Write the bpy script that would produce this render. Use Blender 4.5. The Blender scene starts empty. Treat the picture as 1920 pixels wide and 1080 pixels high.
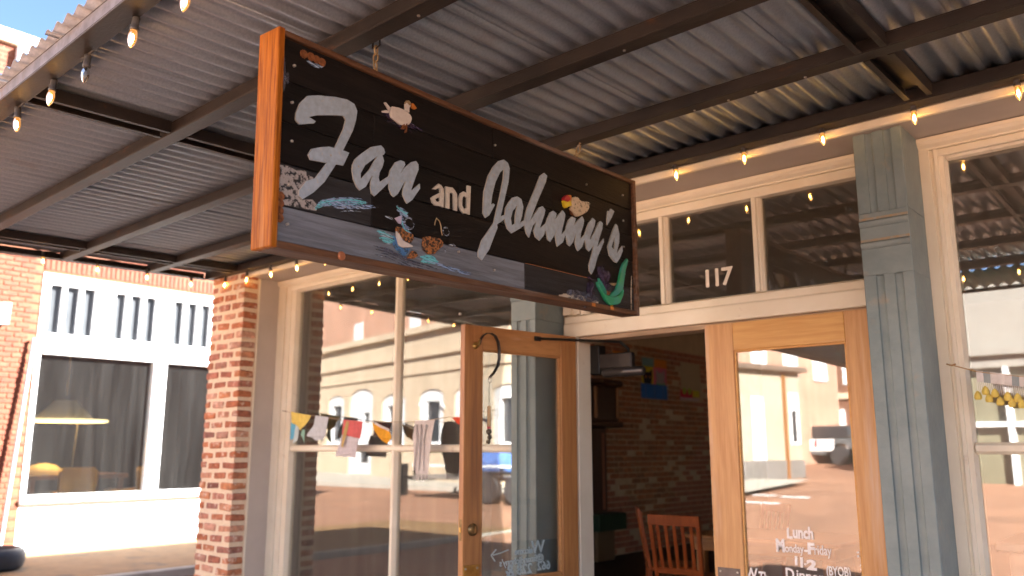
import bpy, bmesh, math, random, json
from mathutils import Vector, Matrix
from mathutils.geometry import tessellate_polygon
random.seed(7)
S = bpy.context.scene
COL = S.collection
# ------------------------------------------------------------------ camera, sky, sun, exposure
# World frame: camera at the origin, X along the shop front, Y into the shop, ground at z = -1.5
YAW, PIT = math.radians(40.9), math.radians(10.9)
hd = Vector((-math.sin(YAW), math.cos(YAW), 0)); rt = Vector((math.cos(YAW), math.sin(YAW), 0))
fw = hd*math.cos(PIT) + Vector((0, 0, math.sin(PIT))); cu = rt.cross(fw)
cd = bpy.data.cameras.new('camera'); cam = bpy.data.objects.new('camera', cd); COL.objects.link(cam)
m = Matrix((rt, cu, -fw)).transposed().to_4x4(); cam.matrix_world = m
cd.sensor_width = 36; cd.lens = 1560/1920*36; cd.clip_start = .05; cd.clip_end = 600
cd.dof.use_dof = True; cd.dof.focus_distance = 3.35; cd.dof.aperture_fstop = 2.0
S.camera = cam
SUN = Vector((1.0, 1.02, .95)).normalized()
sl = bpy.data.lights.new('sun', 'SUN'); sl.energy = 4.6; sl.angle = math.radians(.6); sl.color = (1, .975, .94)
so = bpy.data.objects.new('sun', sl); COL.objects.link(so)
so.rotation_euler = (-SUN).to_track_quat('-Z', 'Y').to_euler(); so.location = (20, 20, 30)
w = bpy.data.worlds.new('World'); S.world = w; w.use_nodes = True
nt = w.node_tree; nt.nodes.clear()
out = nt.nodes.new('ShaderNodeOutputWorld'); bg = nt.nodes.new('ShaderNodeBackground')
sky = nt.nodes.new('ShaderNodeTexSky'); sky.sky_type = 'NISHITA'; sky.sun_disc = False
sky.sun_elevation = math.asin(SUN.z); sky.sun_rotation = math.atan2(SUN.x, SUN.y)
sky.air_density = .5; sky.dust_density = .15; sky.ozone_density = 1.6
tc = nt.nodes.new('ShaderNodeTexCoord'); mp = nt.nodes.new('ShaderNodeMapping'); mp.inputs['Scale'].default_value = (1.3, 2.2, 4.0)
ns = nt.nodes.new('ShaderNodeTexNoise'); ns.inputs['Scale'].default_value = 2.6; ns.inputs['Detail'].default_value = 7; ns.inputs['Roughness'].default_value = .55
rp = nt.nodes.new('ShaderNodeValToRGB'); rp.color_ramp.elements[0].position = .44; rp.color_ramp.elements[1].position = .64
rp.color_ramp.elements[1].color = (.8, .8, .8, 1)
mx = nt.nodes.new('ShaderNodeMix'); mx.data_type = 'RGBA'; mx.inputs[7].default_value = (2.3, 2.35, 2.4, 1)
L = nt.links.new
L(tc.outputs['Generated'], mp.inputs['Vector']); L(mp.outputs[0], ns.inputs['Vector']); L(ns.outputs['Fac'], rp.inputs[0])
L(rp.outputs[0], mx.inputs[0]); L(sky.outputs[0], mx.inputs[6]); L(mx.outputs[2], bg.inputs['Color']); L(bg.outputs[0], out.inputs[0])
bg.inputs['Strength'].default_value = .05
vs = S.view_settings; vs.view_transform = 'Standard'; vs.look = 'None'; vs.gamma = 1; vs.use_curve_mapping = False
vs.exposure = 3.7
S.render.engine = 'CYCLES'
S.cycles.max_bounces = 7; S.cycles.diffuse_bounces = 4; S.cycles.glossy_bounces = 4; S.cycles.transparent_max_bounces = 12
S.cycles.sample_clamp_indirect = 6

# ------------------------------------------------------------------ materials
MATS = {}
def nodes(name):
    mt = bpy.data.materials.new(name); mt.use_nodes = True
    t = mt.node_tree; t.nodes.clear()
    o = t.nodes.new('ShaderNodeOutputMaterial'); return mt, t, o
def pm(name, c1, c2=None, scale=6, stretch=(1, 1, 1), lo=.35, hi=.65, rough=.5, metal=0., bump=0., bscale=None, rnd=.0,
       c3=None, s3=2., lo3=.55, hi3=.7, detail=4, coat=0., spec=.5, rough2=None, trans=0., emis=None, estr=0.):
    """principled material: c1/c2 by a (stretched) noise, c3 in patches, optional bump and per-object variation"""
    if name in MATS: return MATS[name]
    mt, t, o = nodes(name); N = t.nodes.new; K = t.links.new
    b = N('ShaderNodeBsdfPrincipled'); K(b.outputs[0], o.inputs[0])
    b.inputs['Metallic'].default_value = metal; b.inputs['Roughness'].default_value = rough
    b.inputs['Coat Weight'].default_value = coat; b.inputs['Specular IOR Level'].default_value = spec; b.inputs['Transmission Weight'].default_value = trans
    if emis: b.inputs['Emission Color'].default_value = (*emis, 1); b.inputs['Emission Strength'].default_value = estr
    tc = N('ShaderNodeTexCoord'); mp = N('ShaderNodeMapping'); mp.inputs['Scale'].default_value = stretch
    K(tc.outputs['Object'], mp.inputs['Vector'])
    oi = N('ShaderNodeObjectInfo')
    vm = N('ShaderNodeVectorMath'); vm.operation = 'SCALE'; vm.inputs[0].default_value = (7.3, 3.1, 5.7); K(oi.outputs['Random'], vm.inputs['Scale'])
    K(vm.outputs[0], mp.inputs['Location'])
    col = None
    n1 = N('ShaderNodeTexNoise'); n1.inputs['Scale'].default_value = scale; n1.inputs['Detail'].default_value = detail; n1.inputs['Roughness'].default_value = .62
    K(mp.outputs[0], n1.inputs['Vector'])
    r1 = N('ShaderNodeMapRange'); r1.inputs[1].default_value = lo; r1.inputs[2].default_value = hi; K(n1.outputs['Fac'], r1.inputs[0])
    mixc = N('ShaderNodeMix'); mixc.data_type = 'RGBA'; mixc.inputs[6].default_value = (*c1, 1); mixc.inputs[7].default_value = (*(c2 or c1), 1)
    K(r1.outputs[0], mixc.inputs[0]); col = mixc.outputs[2]
    if c3:
        n3 = N('ShaderNodeTexNoise'); n3.inputs['Scale'].default_value = s3; n3.inputs['Detail'].default_value = 4; n3.inputs['Roughness'].default_value = .65
        K(mp.outputs[0], n3.inputs['Vector'])
        r3 = N('ShaderNodeMapRange'); r3.inputs[1].default_value = lo3; r3.inputs[2].default_value = hi3; K(n3.outputs['Fac'], r3.inputs[0])
        m3 = N('ShaderNodeMix'); m3.data_type = 'RGBA'; m3.inputs[7].default_value = (*c3, 1); K(r3.outputs[0], m3.inputs[0]); K(col, m3.inputs[6]); col = m3.outputs[2]
    if rnd:
        hs = N('ShaderNodeHueSaturation'); mr = N('ShaderNodeMapRange'); mr.inputs[3].default_value = 1-rnd; mr.inputs[4].default_value = 1+rnd
        K(oi.outputs['Random'], mr.inputs[0]); K(mr.outputs[0], hs.inputs['Value']); K(col, hs.inputs['Color']); col = hs.outputs[0]
    K(col, b.inputs['Base Color'])
    if rough2 is not None:
        rr = N('ShaderNodeMapRange'); rr.inputs[3].default_value = rough; rr.inputs[4].default_value = rough2; K(r1.outputs[0], rr.inputs[0]); K(rr.outputs[0], b.inputs['Roughness'])
    if bump:
        nb = N('ShaderNodeTexNoise'); nb.inputs['Scale'].default_value = bscale or scale*3; nb.inputs['Detail'].default_value = 2; K(mp.outputs[0], nb.inputs['Vector'])
        bp = N('ShaderNodeBump'); bp.inputs['Strength'].default_value = bump; bp.inputs['Distance'].default_value = .004
        K(nb.outputs['Fac'], bp.inputs['Height']); K(bp.outputs[0], b.inputs['Normal'])
    MATS[name] = mt; return mt
def glassmat(name, base=.16, k=1.0, tint=(.86, .9, .9), rough=.0, dirt=.02):
    mt, t, o = nodes(name); N = t.nodes.new; K = t.links.new
    tr = N('ShaderNodeBsdfTransparent'); tr.inputs[0].default_value = (*tint, 1)
    gl = N('ShaderNodeBsdfGlossy'); gl.inputs['Roughness'].default_value = rough; gl.inputs[0].default_value = (.97, .96, .93, 1)
    fr = N('ShaderNodeFresnel'); fr.inputs[0].default_value = 1.5
    ma = N('ShaderNodeMath'); ma.operation = 'MULTIPLY_ADD'; ma.inputs[1].default_value = k; ma.inputs[2].default_value = base; ma.use_clamp = True; K(fr.outputs[0], ma.inputs[0])
    mx = N('ShaderNodeMixShader'); K(ma.outputs[0], mx.inputs[0]); K(tr.outputs[0], mx.inputs[1]); K(gl.outputs[0], mx.inputs[2])
    # faint dust film; the far panes use it as a pale reflection too
    tcd = N('ShaderNodeTexCoord'); mpd = N('ShaderNodeMapping'); mpd.inputs['Scale'].default_value = (5, 5, .35); K(tcd.outputs['Object'], mpd.inputs[0])
    nd = N('ShaderNodeTexNoise'); nd.inputs['Scale'].default_value = 1.6; nd.inputs['Detail'].default_value = 2; K(mpd.outputs[0], nd.inputs['Vector'])
    md = N('ShaderNodeMapRange'); md.inputs[1].default_value = .05; md.inputs[2].default_value = 1.0; md.inputs[4].default_value = dirt*2.2; K(nd.outputs['Fac'], md.inputs[0])
    df = N('ShaderNodeBsdfDiffuse'); df.inputs[0].default_value = (.75, .74, .7, 1)
    m2 = N('ShaderNodeMixShader'); K(md.outputs[0], m2.inputs[0]); K(mx.outputs[0], m2.inputs[1]); K(df.outputs[0], m2.inputs[2]); K(m2.outputs[0], o.inputs[0])
    bp = N('ShaderNodeBump'); bp.inputs['Strength'].default_value = .02; bp.inputs['Distance'].default_value = .01
    nb = N('ShaderNodeTexNoise'); nb.inputs['Scale'].default_value = 1.2; K(tcd.outputs['Object'], nb.inputs['Vector']); K(nb.outputs['Fac'], bp.inputs['Height']); K(bp.outputs[0], gl.inputs['Normal'])
    MATS[name] = mt; return mt
def emit(name, c, s):
    mt, t, o = nodes(name); e = t.nodes.new('ShaderNodeEmission'); e.inputs[0].default_value = (*c, 1); e.inputs[1].default_value = s
    t.links.new(e.outputs[0], o.inputs[0]); MATS[name] = mt; return mt
def brickmat(name, stops, white=.35, wcol=(.6, .5, .42)):
    """one brick: colour from a ramp by the object's own random number, blotched, with lime wash left in patches"""
    mt, t, o = nodes(name); N = t.nodes.new; K = t.links.new
    b = N('ShaderNodeBsdfPrincipled'); b.inputs['Roughness'].default_value = .85; K(b.outputs[0], o.inputs[0])
    oi = N('ShaderNodeObjectInfo'); cr = N('ShaderNodeValToRGB'); K(oi.outputs['Random'], cr.inputs[0])
    el = cr.color_ramp.elements
    while len(el) < len(stops): el.new(.5)
    for i, c in enumerate(stops): el[i].position = i/(len(stops)-1); el[i].color = (*c, 1)
    tc = N('ShaderNodeTexCoord'); ad = N('ShaderNodeVectorMath'); ad.operation = 'ADD'; vm = N('ShaderNodeVectorMath'); vm.operation = 'SCALE'; vm.inputs[0].default_value = (31, 17, 23)
    K(oi.outputs['Random'], vm.inputs['Scale']); K(tc.outputs['Object'], ad.inputs[0]); K(vm.outputs[0], ad.inputs[1])
    n1 = N('ShaderNodeTexNoise'); n1.inputs['Scale'].default_value = 22; n1.inputs['Detail'].default_value = 3; K(ad.outputs[0], n1.inputs['Vector'])
    r1 = N('ShaderNodeMapRange'); r1.inputs[1].default_value = .3; r1.inputs[2].default_value = .75; r1.inputs[3].default_value = .65; r1.inputs[4].default_value = 1.35; K(n1.outputs['Fac'], r1.inputs[0])
    hs = N('ShaderNodeHueSaturation'); K(cr.outputs[0], hs.inputs['Color']); K(r1.outputs[0], hs.inputs['Value'])
    n2 = N('ShaderNodeTexNoise'); n2.inputs['Scale'].default_value = 13; n2.inputs['Detail'].default_value = 4; n2.inputs['Roughness'].default_value = .7; K(ad.outputs[0], n2.inputs['Vector'])
    r2 = N('ShaderNodeMapRange'); r2.inputs[1].default_value = .56; r2.inputs[2].default_value = .66; r2.inputs[4].default_value = white*2; r2.clamp = True; K(n2.outputs['Fac'], r2.inputs[0])
    mx = N('ShaderNodeMix'); mx.data_type = 'RGBA'; mx.inputs[7].default_value = (*wcol, 1); K(r2.outputs[0], mx.inputs[0]); K(hs.outputs[0], mx.inputs[6]); K(mx.outputs[2], b.inputs['Base Color'])
    bp = N('ShaderNodeBump'); bp.inputs['Strength'].default_value = .5; bp.inputs['Distance'].default_value = .004; K(n1.outputs['Fac'], bp.inputs['Height']); K(bp.outputs[0], b.inputs['Normal'])
    MATS[name] = mt; return mt
def bricktex(name, c1, c2, mort, ax='y', sc=1., rough=.9, bw=.21, bh=.076, msize=.012):
    """brickwork too far off to pick apart; ax = the wall's horizontal axis, 'g' for paving"""
    mt, t, o = nodes(name); N = t.nodes.new; K = t.links.new
    b = N('ShaderNodeBsdfPrincipled'); b.inputs['Roughness'].default_value = rough; K(b.outputs[0], o.inputs[0])
    g = N('ShaderNodeNewGeometry'); sp = N('ShaderNodeSeparateXYZ'); K(g.outputs['Position'], sp.inputs[0]); cb = N('ShaderNodeCombineXYZ')
    K(sp.outputs['X' if ax in 'xg' else 'Y'], cb.inputs[0]); K(sp.outputs['Y' if ax == 'g' else 'Z'], cb.inputs[1])
    br = N('ShaderNodeTexBrick'); br.inputs['Scale'].default_value = sc; br.inputs['Brick Width'].default_value = bw; br.inputs['Row Height'].default_value = bh; br.inputs['Mortar Size'].default_value = msize
    br.inputs['Color1'].default_value = (*c1, 1); br.inputs['Color2'].default_value = (*c2, 1); br.inputs['Mortar'].default_value = (*mort, 1); br.inputs['Bias'].default_value = -.2
    K(cb.outputs[0], br.inputs['Vector'])
    n = N('ShaderNodeTexNoise'); n.inputs['Scale'].default_value = .7; n.inputs['Detail'].default_value = 4; K(g.outputs['Position'], n.inputs['Vector'])
    r = N('ShaderNodeMapRange'); r.inputs[3].default_value = .55; r.inputs[4].default_value = 1.45; K(n.outputs['Fac'], r.inputs[0])
    hs = N('ShaderNodeHueSaturation'); K(br.outputs[0], hs.inputs['Color']); K(r.outputs[0], hs.inputs['Value']); K(hs.outputs[0], b.inputs['Base Color'])
    bp = N('ShaderNodeBump'); bp.inputs['Strength'].default_value = .6; bp.inputs['Distance'].default_value = .006; bp.invert = True; K(br.outputs['Fac'], bp.inputs['Height']); K(bp.outputs[0], b.inputs['Normal'])
    MATS[name] = mt; return mt
def alphanoise(name, c, c2, scale, lo, hi, rough=.8, stretch=(1, 1, 1)):
    """flaked or brushed paint: opaque where the noise is high, gone elsewhere"""
    mt, t, o = nodes(name); N = t.nodes.new; K = t.links.new
    b = N('ShaderNodeBsdfPrincipled'); b.inputs['Roughness'].default_value = rough
    tr = N('ShaderNodeBsdfTransparent'); mx = N('ShaderNodeMixShader')
    tc = N('ShaderNodeTexCoord'); mp = N('ShaderNodeMapping'); mp.inputs['Scale'].default_value = stretch; K(tc.outputs['Object'], mp.inputs[0])
    n = N('ShaderNodeTexNoise'); n.inputs['Scale'].default_value = scale; n.inputs['Detail'].default_value = 9; n.inputs['Roughness'].default_value = .68; K(mp.outputs[0], n.inputs['Vector'])
    r = N('ShaderNodeMapRange'); r.inputs[1].default_value = lo; r.inputs[2].default_value = hi; K(n.outputs['Fac'], r.inputs[0])
    n2 = N('ShaderNodeTexNoise'); n2.inputs['Scale'].default_value = scale*2.3; K(mp.outputs[0], n2.inputs['Vector'])
    cm = N('ShaderNodeMix'); cm.data_type = 'RGBA'; cm.inputs[6].default_value = (*c, 1); cm.inputs[7].default_value = (*c2, 1); K(n2.outputs['Fac'], cm.inputs[0]); K(cm.outputs[2], b.inputs['Base Color'])
    K(r.outputs[0], mx.inputs[0]); K(tr.outputs[0], mx.inputs[1]); K(b.outputs[0], mx.inputs[2]); K(mx.outputs[0], o.inputs[0]); MATS[name] = mt; return mt

steel_roof = pm('galvanised_roof', (.36, .42, .50), (.30, .355, .425), scale=90, rough=.34, rough2=.44, metal=.6, bump=.10, bscale=420, c3=(.25, .21, .18), s3=2.2, lo3=.58, hi3=.95)
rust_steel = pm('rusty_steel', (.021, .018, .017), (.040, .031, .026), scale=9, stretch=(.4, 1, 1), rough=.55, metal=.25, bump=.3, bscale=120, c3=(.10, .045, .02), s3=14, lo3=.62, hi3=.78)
lit_steel = pm('lit_weathered_channel', (.26, .24, .24), (.15, .13, .125), scale=14, stretch=(1, 1, 1), rough=.5, metal=.3, bump=.2, bscale=90, c3=(.2, .12, .07), s3=6)  # weathered steel of the street face, coloured as lit
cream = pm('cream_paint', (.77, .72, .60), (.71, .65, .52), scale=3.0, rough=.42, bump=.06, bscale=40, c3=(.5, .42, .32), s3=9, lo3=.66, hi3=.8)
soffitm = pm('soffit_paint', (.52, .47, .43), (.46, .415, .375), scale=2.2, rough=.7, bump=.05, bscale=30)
whitep = pm('white_paint', (.80, .80, .80), (.74, .745, .755), scale=2, rough=.5, bump=.03)
ironblue = pm('blue_iron_paint', (.19, .245, .255), (.145, .20, .215), scale=7, rough=.45, bump=.35, bscale=55, c3=(.30, .25, .18), s3=5, lo3=.62, hi3=.82)
ironrust = pm('iron_rust_stain', (.32, .22, .12), (.25, .27, .25), scale=30, rough=.7, bump=.3)
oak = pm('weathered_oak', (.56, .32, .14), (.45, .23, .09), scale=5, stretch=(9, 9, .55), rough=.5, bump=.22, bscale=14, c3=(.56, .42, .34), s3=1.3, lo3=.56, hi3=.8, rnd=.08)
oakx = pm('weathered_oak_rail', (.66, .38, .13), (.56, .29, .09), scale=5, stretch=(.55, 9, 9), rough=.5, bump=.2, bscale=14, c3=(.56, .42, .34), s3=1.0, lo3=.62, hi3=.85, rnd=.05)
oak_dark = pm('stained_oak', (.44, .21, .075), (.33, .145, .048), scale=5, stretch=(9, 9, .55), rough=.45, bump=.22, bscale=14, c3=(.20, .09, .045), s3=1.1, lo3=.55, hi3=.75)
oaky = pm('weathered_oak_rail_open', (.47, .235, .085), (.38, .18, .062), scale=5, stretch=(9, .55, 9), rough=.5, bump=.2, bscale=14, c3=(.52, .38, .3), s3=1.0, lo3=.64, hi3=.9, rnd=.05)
cedar_end = pm('cedar_end', (.44, .145, .010), (.18, .046, .004), scale=12, stretch=(9, 9, .35), spec=.2, rough=.6, bump=.5, bscale=22, c3=(.60, .38, .19), s3=.8, lo3=.50, hi3=.68)
cedar = pm('cedar_frame', (.15, .068, .030), (.075, .034, .017), scale=9, stretch=(8, .4, 8), rough=.6, bump=.5, bscale=24, c3=(.20, .15, .125), s3=2.0, lo3=.5, hi3=.7)
plank = pm('sign_plank', (.0065, .0055, .0055), (.016, .0125, .011), scale=7, stretch=(6, .35, 7), lo=.4, hi=.8, rough=.5, bump=.6, bscale=30, rnd=.25, spec=.2, c3=(.03, .017, .011), s3=1.6, lo3=.6, hi3=.85)
plank_mid = pm('sign_plank_dark_grey', (.035, .036, .040), (.014, .013, .013), scale=7, stretch=(6, .35, 7), lo=.35, hi=.75, rough=.6, bump=.7, bscale=30, spec=.25)  # darker grey for the boards next to the palest one
plank_grey = pm('sign_plank_grey', (.19, .215, .255), (.065, .069, .08), scale=7, stretch=(6, .35, 7), lo=.35, hi=.75, rough=.65, bump=.8, bscale=30)  # palest grey, for the lower left board
galv = pm('galvanised_sheet', (.45, .555, .665), (.36, .44, .53), scale=42, rough=.42, rough2=.55, metal=.3, bump=.12, bscale=90, c3=(.5, .52, .53), s3=70, lo3=.6, hi3=.66)
galv_edge = pm('sheet_cut_edge', (.7, .68, .63), rough=.35, metal=.4)
whitemetal = pm('white_lettering', (.62, .58, .51), (.5, .45, .38), scale=60, rough=.55, c3=(.3, .16, .08), s3=90, lo3=.66, hi3=.72)
screwm = pm('screw_metal', (.62, .6, .56), (.3, .28, .25), scale=200, rough=.35, metal=.7)
rustcap = pm('rusty_cap', (.30, .11, .035), (.13, .05, .022), scale=70, rough=.7, metal=.3, bump=.8, bscale=160)
rustfil = pm('rusty_filigree', (.36, .14, .04), (.035, .02, .012), scale=95, lo=.46, hi=.54, rough=.7, bump=1., bscale=95)
mortar = pm('lime_mortar', (.74, .62, .47), (.66, .53, .39), scale=30, rough=.95, bump=.6, bscale=90, c3=(.66, .56, .46), s3=6)
brick_old = brickmat('old_brick', [(.20, .075, .055), (.60, .36, .27), (.36, .115, .055), (.46, .17, .08), (.29, .10, .07), (.50, .21, .10), (.54, .30, .22), (.40, .16, .11), (.25, .12, .10)], white=.42, wcol=(.72, .58, .48))
brick_orange = brickmat('orange_brick', [(.125, .030, .013), (.155, .040, .018), (.175, .048, .022), (.14, .036, .016)], white=.10, wcol=(.26, .12, .07))
brick_dark = brickmat('indoor_brick', [(.36, .15, .07), (.46, .21, .10), (.30, .15, .08), (.42, .25, .14)], white=.3, wcol=(.50, .40, .28))
mortar_red = pm('tan_mortar', (.185, .072, .036), (.165, .062, .03), scale=20, rough=.95)
mortar_in = pm('old_plaster_mortar', (.62, .49, .32), (.52, .41, .26), scale=4, rough=.95, bump=.5, c3=(.66, .54, .38), s3=1.2)
glass = glassmat('window_glass', .105, 1.0, tint=(.95, .96, .96))
glass_dark = glassmat('transom_glass', .05, 1.0, tint=(.75, .73, .7))
glass_door = glassmat('door_glass', .085, .9, tint=(.95, .96, .96))
glass_open = glassmat('open_door_glass', .01, .5, tint=(.93, .95, .95), dirt=.01)
glass_far = glassmat('far_glass', .14, 1.1, tint=(.9, .9, .9), dirt=.011)  # streaky dust, set to stand in for the pale sky reflection as well
darkpane = pm('dark_pane', (.035, .035, .04), rough=.06)
blackm = pm('black_metal', (.015, .014, .013), rough=.4, metal=.4)
blackstrap = pm('black_leather', (.012, .011, .011), (.03, .028, .027), scale=40, rough=.35)
brass = pm('brass', (.60, .40, .13), (.42, .26, .08), scale=30, rough=.28, metal=.9)
brass_old = pm('dull_brass', (.30, .20, .09), (.16, .11, .05), scale=30, rough=.35, metal=.85)
tanwalk = pm('tan_pavement', (.24, .132, .048), (.19, .103, .037), scale=5, rough=.95, bump=.3, bscale=40, c3=(.12, .075, .04), s3=1.6, lo3=.58, hi3=.66)
concrete = pm('concrete_pavement', (.50, .40, .29), (.40, .31, .22), scale=3, rough=.9, bump=.3, bscale=40, c3=(.30, .24, .18), s3=.8, lo3=.6, hi3=.75)
kerbm = pm('kerb_concrete', (.46, .42, .36), (.36, .33, .28), scale=3, rough=.9, bump=.3)
street_brick = bricktex('brick_street', (.33, .16, .09), (.27, .125, .07), (.24, .135, .085), 'g', bw=.23, bh=.11)
wall_brick_x = bricktex('brick_wall_x', (.38, .17, .10), (.30, .12, .07), (.45, .34, .25), 'x')
wall_brick_y = bricktex('brick_wall_y', (.155, .042, .020), (.13, .034, .016), (.19, .08, .045), 'y')
stucco = pm('cream_stucco', (.62, .50, .36), (.56, .44, .31), scale=1.2, rough=.9, bump=.2, bscale=12)
stucco3 = pm('corner_stucco', (.42, .36, .27), (.37, .31, .23), scale=1.2, rough=.9, bump=.2, bscale=12)
stucco2 = pm('pale_stucco', (.27, .25, .22), (.235, .215, .19), scale=1.2, rough=.9, bump=.2, bscale=12)
plaster_dark = pm('dim_plaster', (.74, .67, .56), (.70, .62, .5), scale=2, rough=.9)
floorwood = pm('dark_floorboards', (.035, .022, .014), (.02, .013, .009), scale=4, stretch=(6, .4, 1), rough=.5)
chairwood = pm('chair_wood', (.34, .085, .022), (.24, .055, .015), scale=6, stretch=(5, 5, .6), rough=.3, bump=.1)
tablewood = pm('table_wood', (.38, .17, .05), (.28, .11, .03), scale=5, stretch=(.6, 6, 6), rough=.3)
clockwood = pm('clock_wood', (.035, .014, .008), (.06, .022, .01), scale=8, stretch=(5, 5, .6), rough=.3)
rubber = pm('tyre_rubber', (.022, .022, .026), (.035, .034, .036), scale=12, rough=.6, bump=.3)
dirt = pm('dry_gravel', (.55, .44, .36), (.4, .31, .25), scale=40, rough=.95, bump=.8)
tealm = pm('teal_paint', (.09, .27, .26), (.07, .22, .21), scale=4, rough=.4, metal=.2)
cordm = pm('cord_brown', (.06, .045, .03), rough=.6)
socketm = pm('socket_grey', (.10, .095, .09), (.05, .047, .045), scale=40, rough=.5)
# ------------------------------------------------------------------ helpers
WLOC = {}
class MB:
    """collects shapes in world coordinates; build() links them as ONE mesh object with its origin at the shape's centre"""
    def __init__(s): s.v = []; s.f = []
    def add(s, vs, fs):
        o = len(s.v); s.v += [Vector(p) for p in vs]; s.f += [tuple(i+o for i in f) for f in fs]; return s
    def box(s, x0, x1, y0, y1, z0, z1):
        x0, x1 = sorted((x0, x1)); y0, y1 = sorted((y0, y1)); z0, z1 = sorted((z0, z1))
        return s.add([(x0,y0,z0),(x1,y0,z0),(x1,y1,z0),(x0,y1,z0),(x0,y0,z1),(x1,y0,z1),(x1,y1,z1),(x0,y1,z1)],
                     [(0,3,2,1),(4,5,6,7),(0,1,5,4),(1,2,6,5),(2,3,7,6),(3,0,4,7)])
    def obox(s, o, a, b, c):
        """box from corner o along vectors a, b, c"""
        o, a, b, c = map(Vector, (o, a, b, c))
        if a.cross(b).dot(c) < 0: a, b = b, a
        return s.add([o, o+a, o+a+b, o+b, o+c, o+a+c, o+a+b+c, o+b+c],
                     [(0,3,2,1),(4,5,6,7),(0,1,5,4),(1,2,6,5),(2,3,7,6),(3,0,4,7)])
    def poly(s, loops, fr, n0, n1):
        """plate with outline loops[0] and holes loops[1:] in (u, v) of frame fr = (origin, u, v, n), from depth n0 to n1"""
        O, U, V, Nn = fr
        flat = [p for l in loops for p in l]; k = len(flat)
        tris = tessellate_polygon([[Vector((p[0], p[1], 0)) for p in l] for l in loops])
        vs = [O+U*p[0]+V*p[1]+Nn*n1 for p in flat] + [O+U*p[0]+V*p[1]+Nn*n0 for p in flat]
        fs = []
        for a, b, c in tris:
            ar = (flat[b][0]-flat[a][0])*(flat[c][1]-flat[a][1])-(flat[c][0]-flat[a][0])*(flat[b][1]-flat[a][1])
            if ar < 0: a, c = c, a
            fs += [(a, b, c), (c+k, b+k, a+k)]
        o = 0
        for l in loops:
            m_ = len(l)
            for i in range(m_):
                a, b = o+i, o+(i+1) % m_; fs.append((a, b, b+k, a+k))
            o += m_
        s.add(vs, fs); return s
    def tube(s, pts, r, n=8, r2=None, cap=True):
        pts = [Vector(p) for p in pts]; R = []
        for i, p in enumerate(pts):
            d = (pts[min(i+1, len(pts)-1)]-pts[max(i-1, 0)]).normalized()
            a = d.orthogonal().normalized() if not R else (R[-1]-d*R[-1].dot(d)).normalized()
            R.append(a); b = d.cross(a)
            rr = r if r2 is None else r+(r2-r)*i/(len(pts)-1)
            s.v += [p+(a*math.cos(6.28319*k/n)+b*math.sin(6.28319*k/n))*rr for k in range(n)]
        o = len(s.v)-n*len(pts)
        for i in range(len(pts)-1):
            for k in range(n):
                a, b = o+i*n+k, o+i*n+(k+1) % n; s.f.append((a, b, b+n, a+n))
        if cap: s.f += [tuple(o+k for k in reversed(range(n))), tuple(o+(len(pts)-1)*n+k for k in range(n))]
        return s
    def lathe(s, prof, c, ax='z', n=16):
        """profile [(r, h)] turned about an axis through c"""
        c = Vector(c); A = {'z': (Vector((1,0,0)), Vector((0,1,0)), Vector((0,0,1))), 'y': (Vector((0,0,1)), Vector((1,0,0)), Vector((0,1,0))), 'x': (Vector((0,1,0)), Vector((0,0,1)), Vector((1,0,0)))}[ax] if isinstance(ax, str) else ax
        o = len(s.v)
        for r, h in prof:
            s.v += [c+A[2]*h+(A[0]*math.cos(6.28319*k/n)+A[1]*math.sin(6.28319*k/n))*r for k in range(n)]
        for i in range(len(prof)-1):
            for k in range(n):
                a, b = o+i*n+k, o+i*n+(k+1) % n; s.f.append((a, b, b+n, a+n))
        s.f += [tuple(o+k for k in reversed(range(n))), tuple(o+(len(prof)-1)*n+k for k in range(n))]
        return s
    def build(s, name, mat, parent=None, bevel=0, smooth=False, seg=1):
        lo = Vector([min(p[i] for p in s.v) for i in range(3)]); hi = Vector([max(p[i] for p in s.v) for i in range(3)]); c = (lo+hi)/2
        me = bpy.data.meshes.new(name); me.from_pydata([p-c for p in s.v], [], s.f); me.validate(); me.update()
        if smooth:
            for p in me.polygons: p.use_smooth = True
            if smooth != 'all':
                try: me.set_sharp_from_angle(angle=math.radians(40))
                except Exception: pass
        me.materials.append(mat)
        o = bpy.data.objects.new(name, me); COL.objects.link(o)
        place(o, c, parent)
        if bevel:
            b = o.modifiers.new('bevel', 'BEVEL'); b.width = bevel; b.segments = seg; b.limit_method = 'ANGLE'
        return o
def place(o, c, parent):
    c = Vector(c)
    if parent: o.parent = parent; o.location = c-WLOC[parent.name]
    else: o.location = c
    WLOC[o.name] = c
def tag(o, label, cat, group=None, kind=None):
    if label: o['label'] = label
    if cat: o['category'] = cat
    if group: o['group'] = group
    if kind: o['kind'] = kind
    return o
def thing(name, label, cat, loc, group=None):
    o = bpy.data.objects.new(name, None); o.empty_display_size = .1; COL.objects.link(o); place(o, loc, None); return tag(o, label, cat, group)
def struct(o): o['kind'] = 'structure'; return o
def B(*a): return MB().box(*a)
def inst(name, me, c, parent, mat=None, rot=None, scale=None):
    o = bpy.data.objects.new(name, me); COL.objects.link(o); place(o, c, parent)
    if rot: o.rotation_euler = rot
    if scale: o.scale = scale
    return o
def chunk(name, sx, sy, sz, mat, jit=.003, bev=.004):
    """a shared piece (brick): box with knocked corners"""
    bm = bmesh.new(); bmesh.ops.create_cube(bm, size=1)
    for v in bm.verts: v.co = Vector((v.co.x*sx+random.uniform(-jit, jit), v.co.y*sy, v.co.z*sz+random.uniform(-jit, jit)))
    bmesh.ops.bevel(bm, geom=list(bm.edges), offset=bev, segments=1, affect='EDGES')
    me = bpy.data.meshes.new(name); bm.to_mesh(me); bm.free(); me.materials.append(mat); return me
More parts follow.
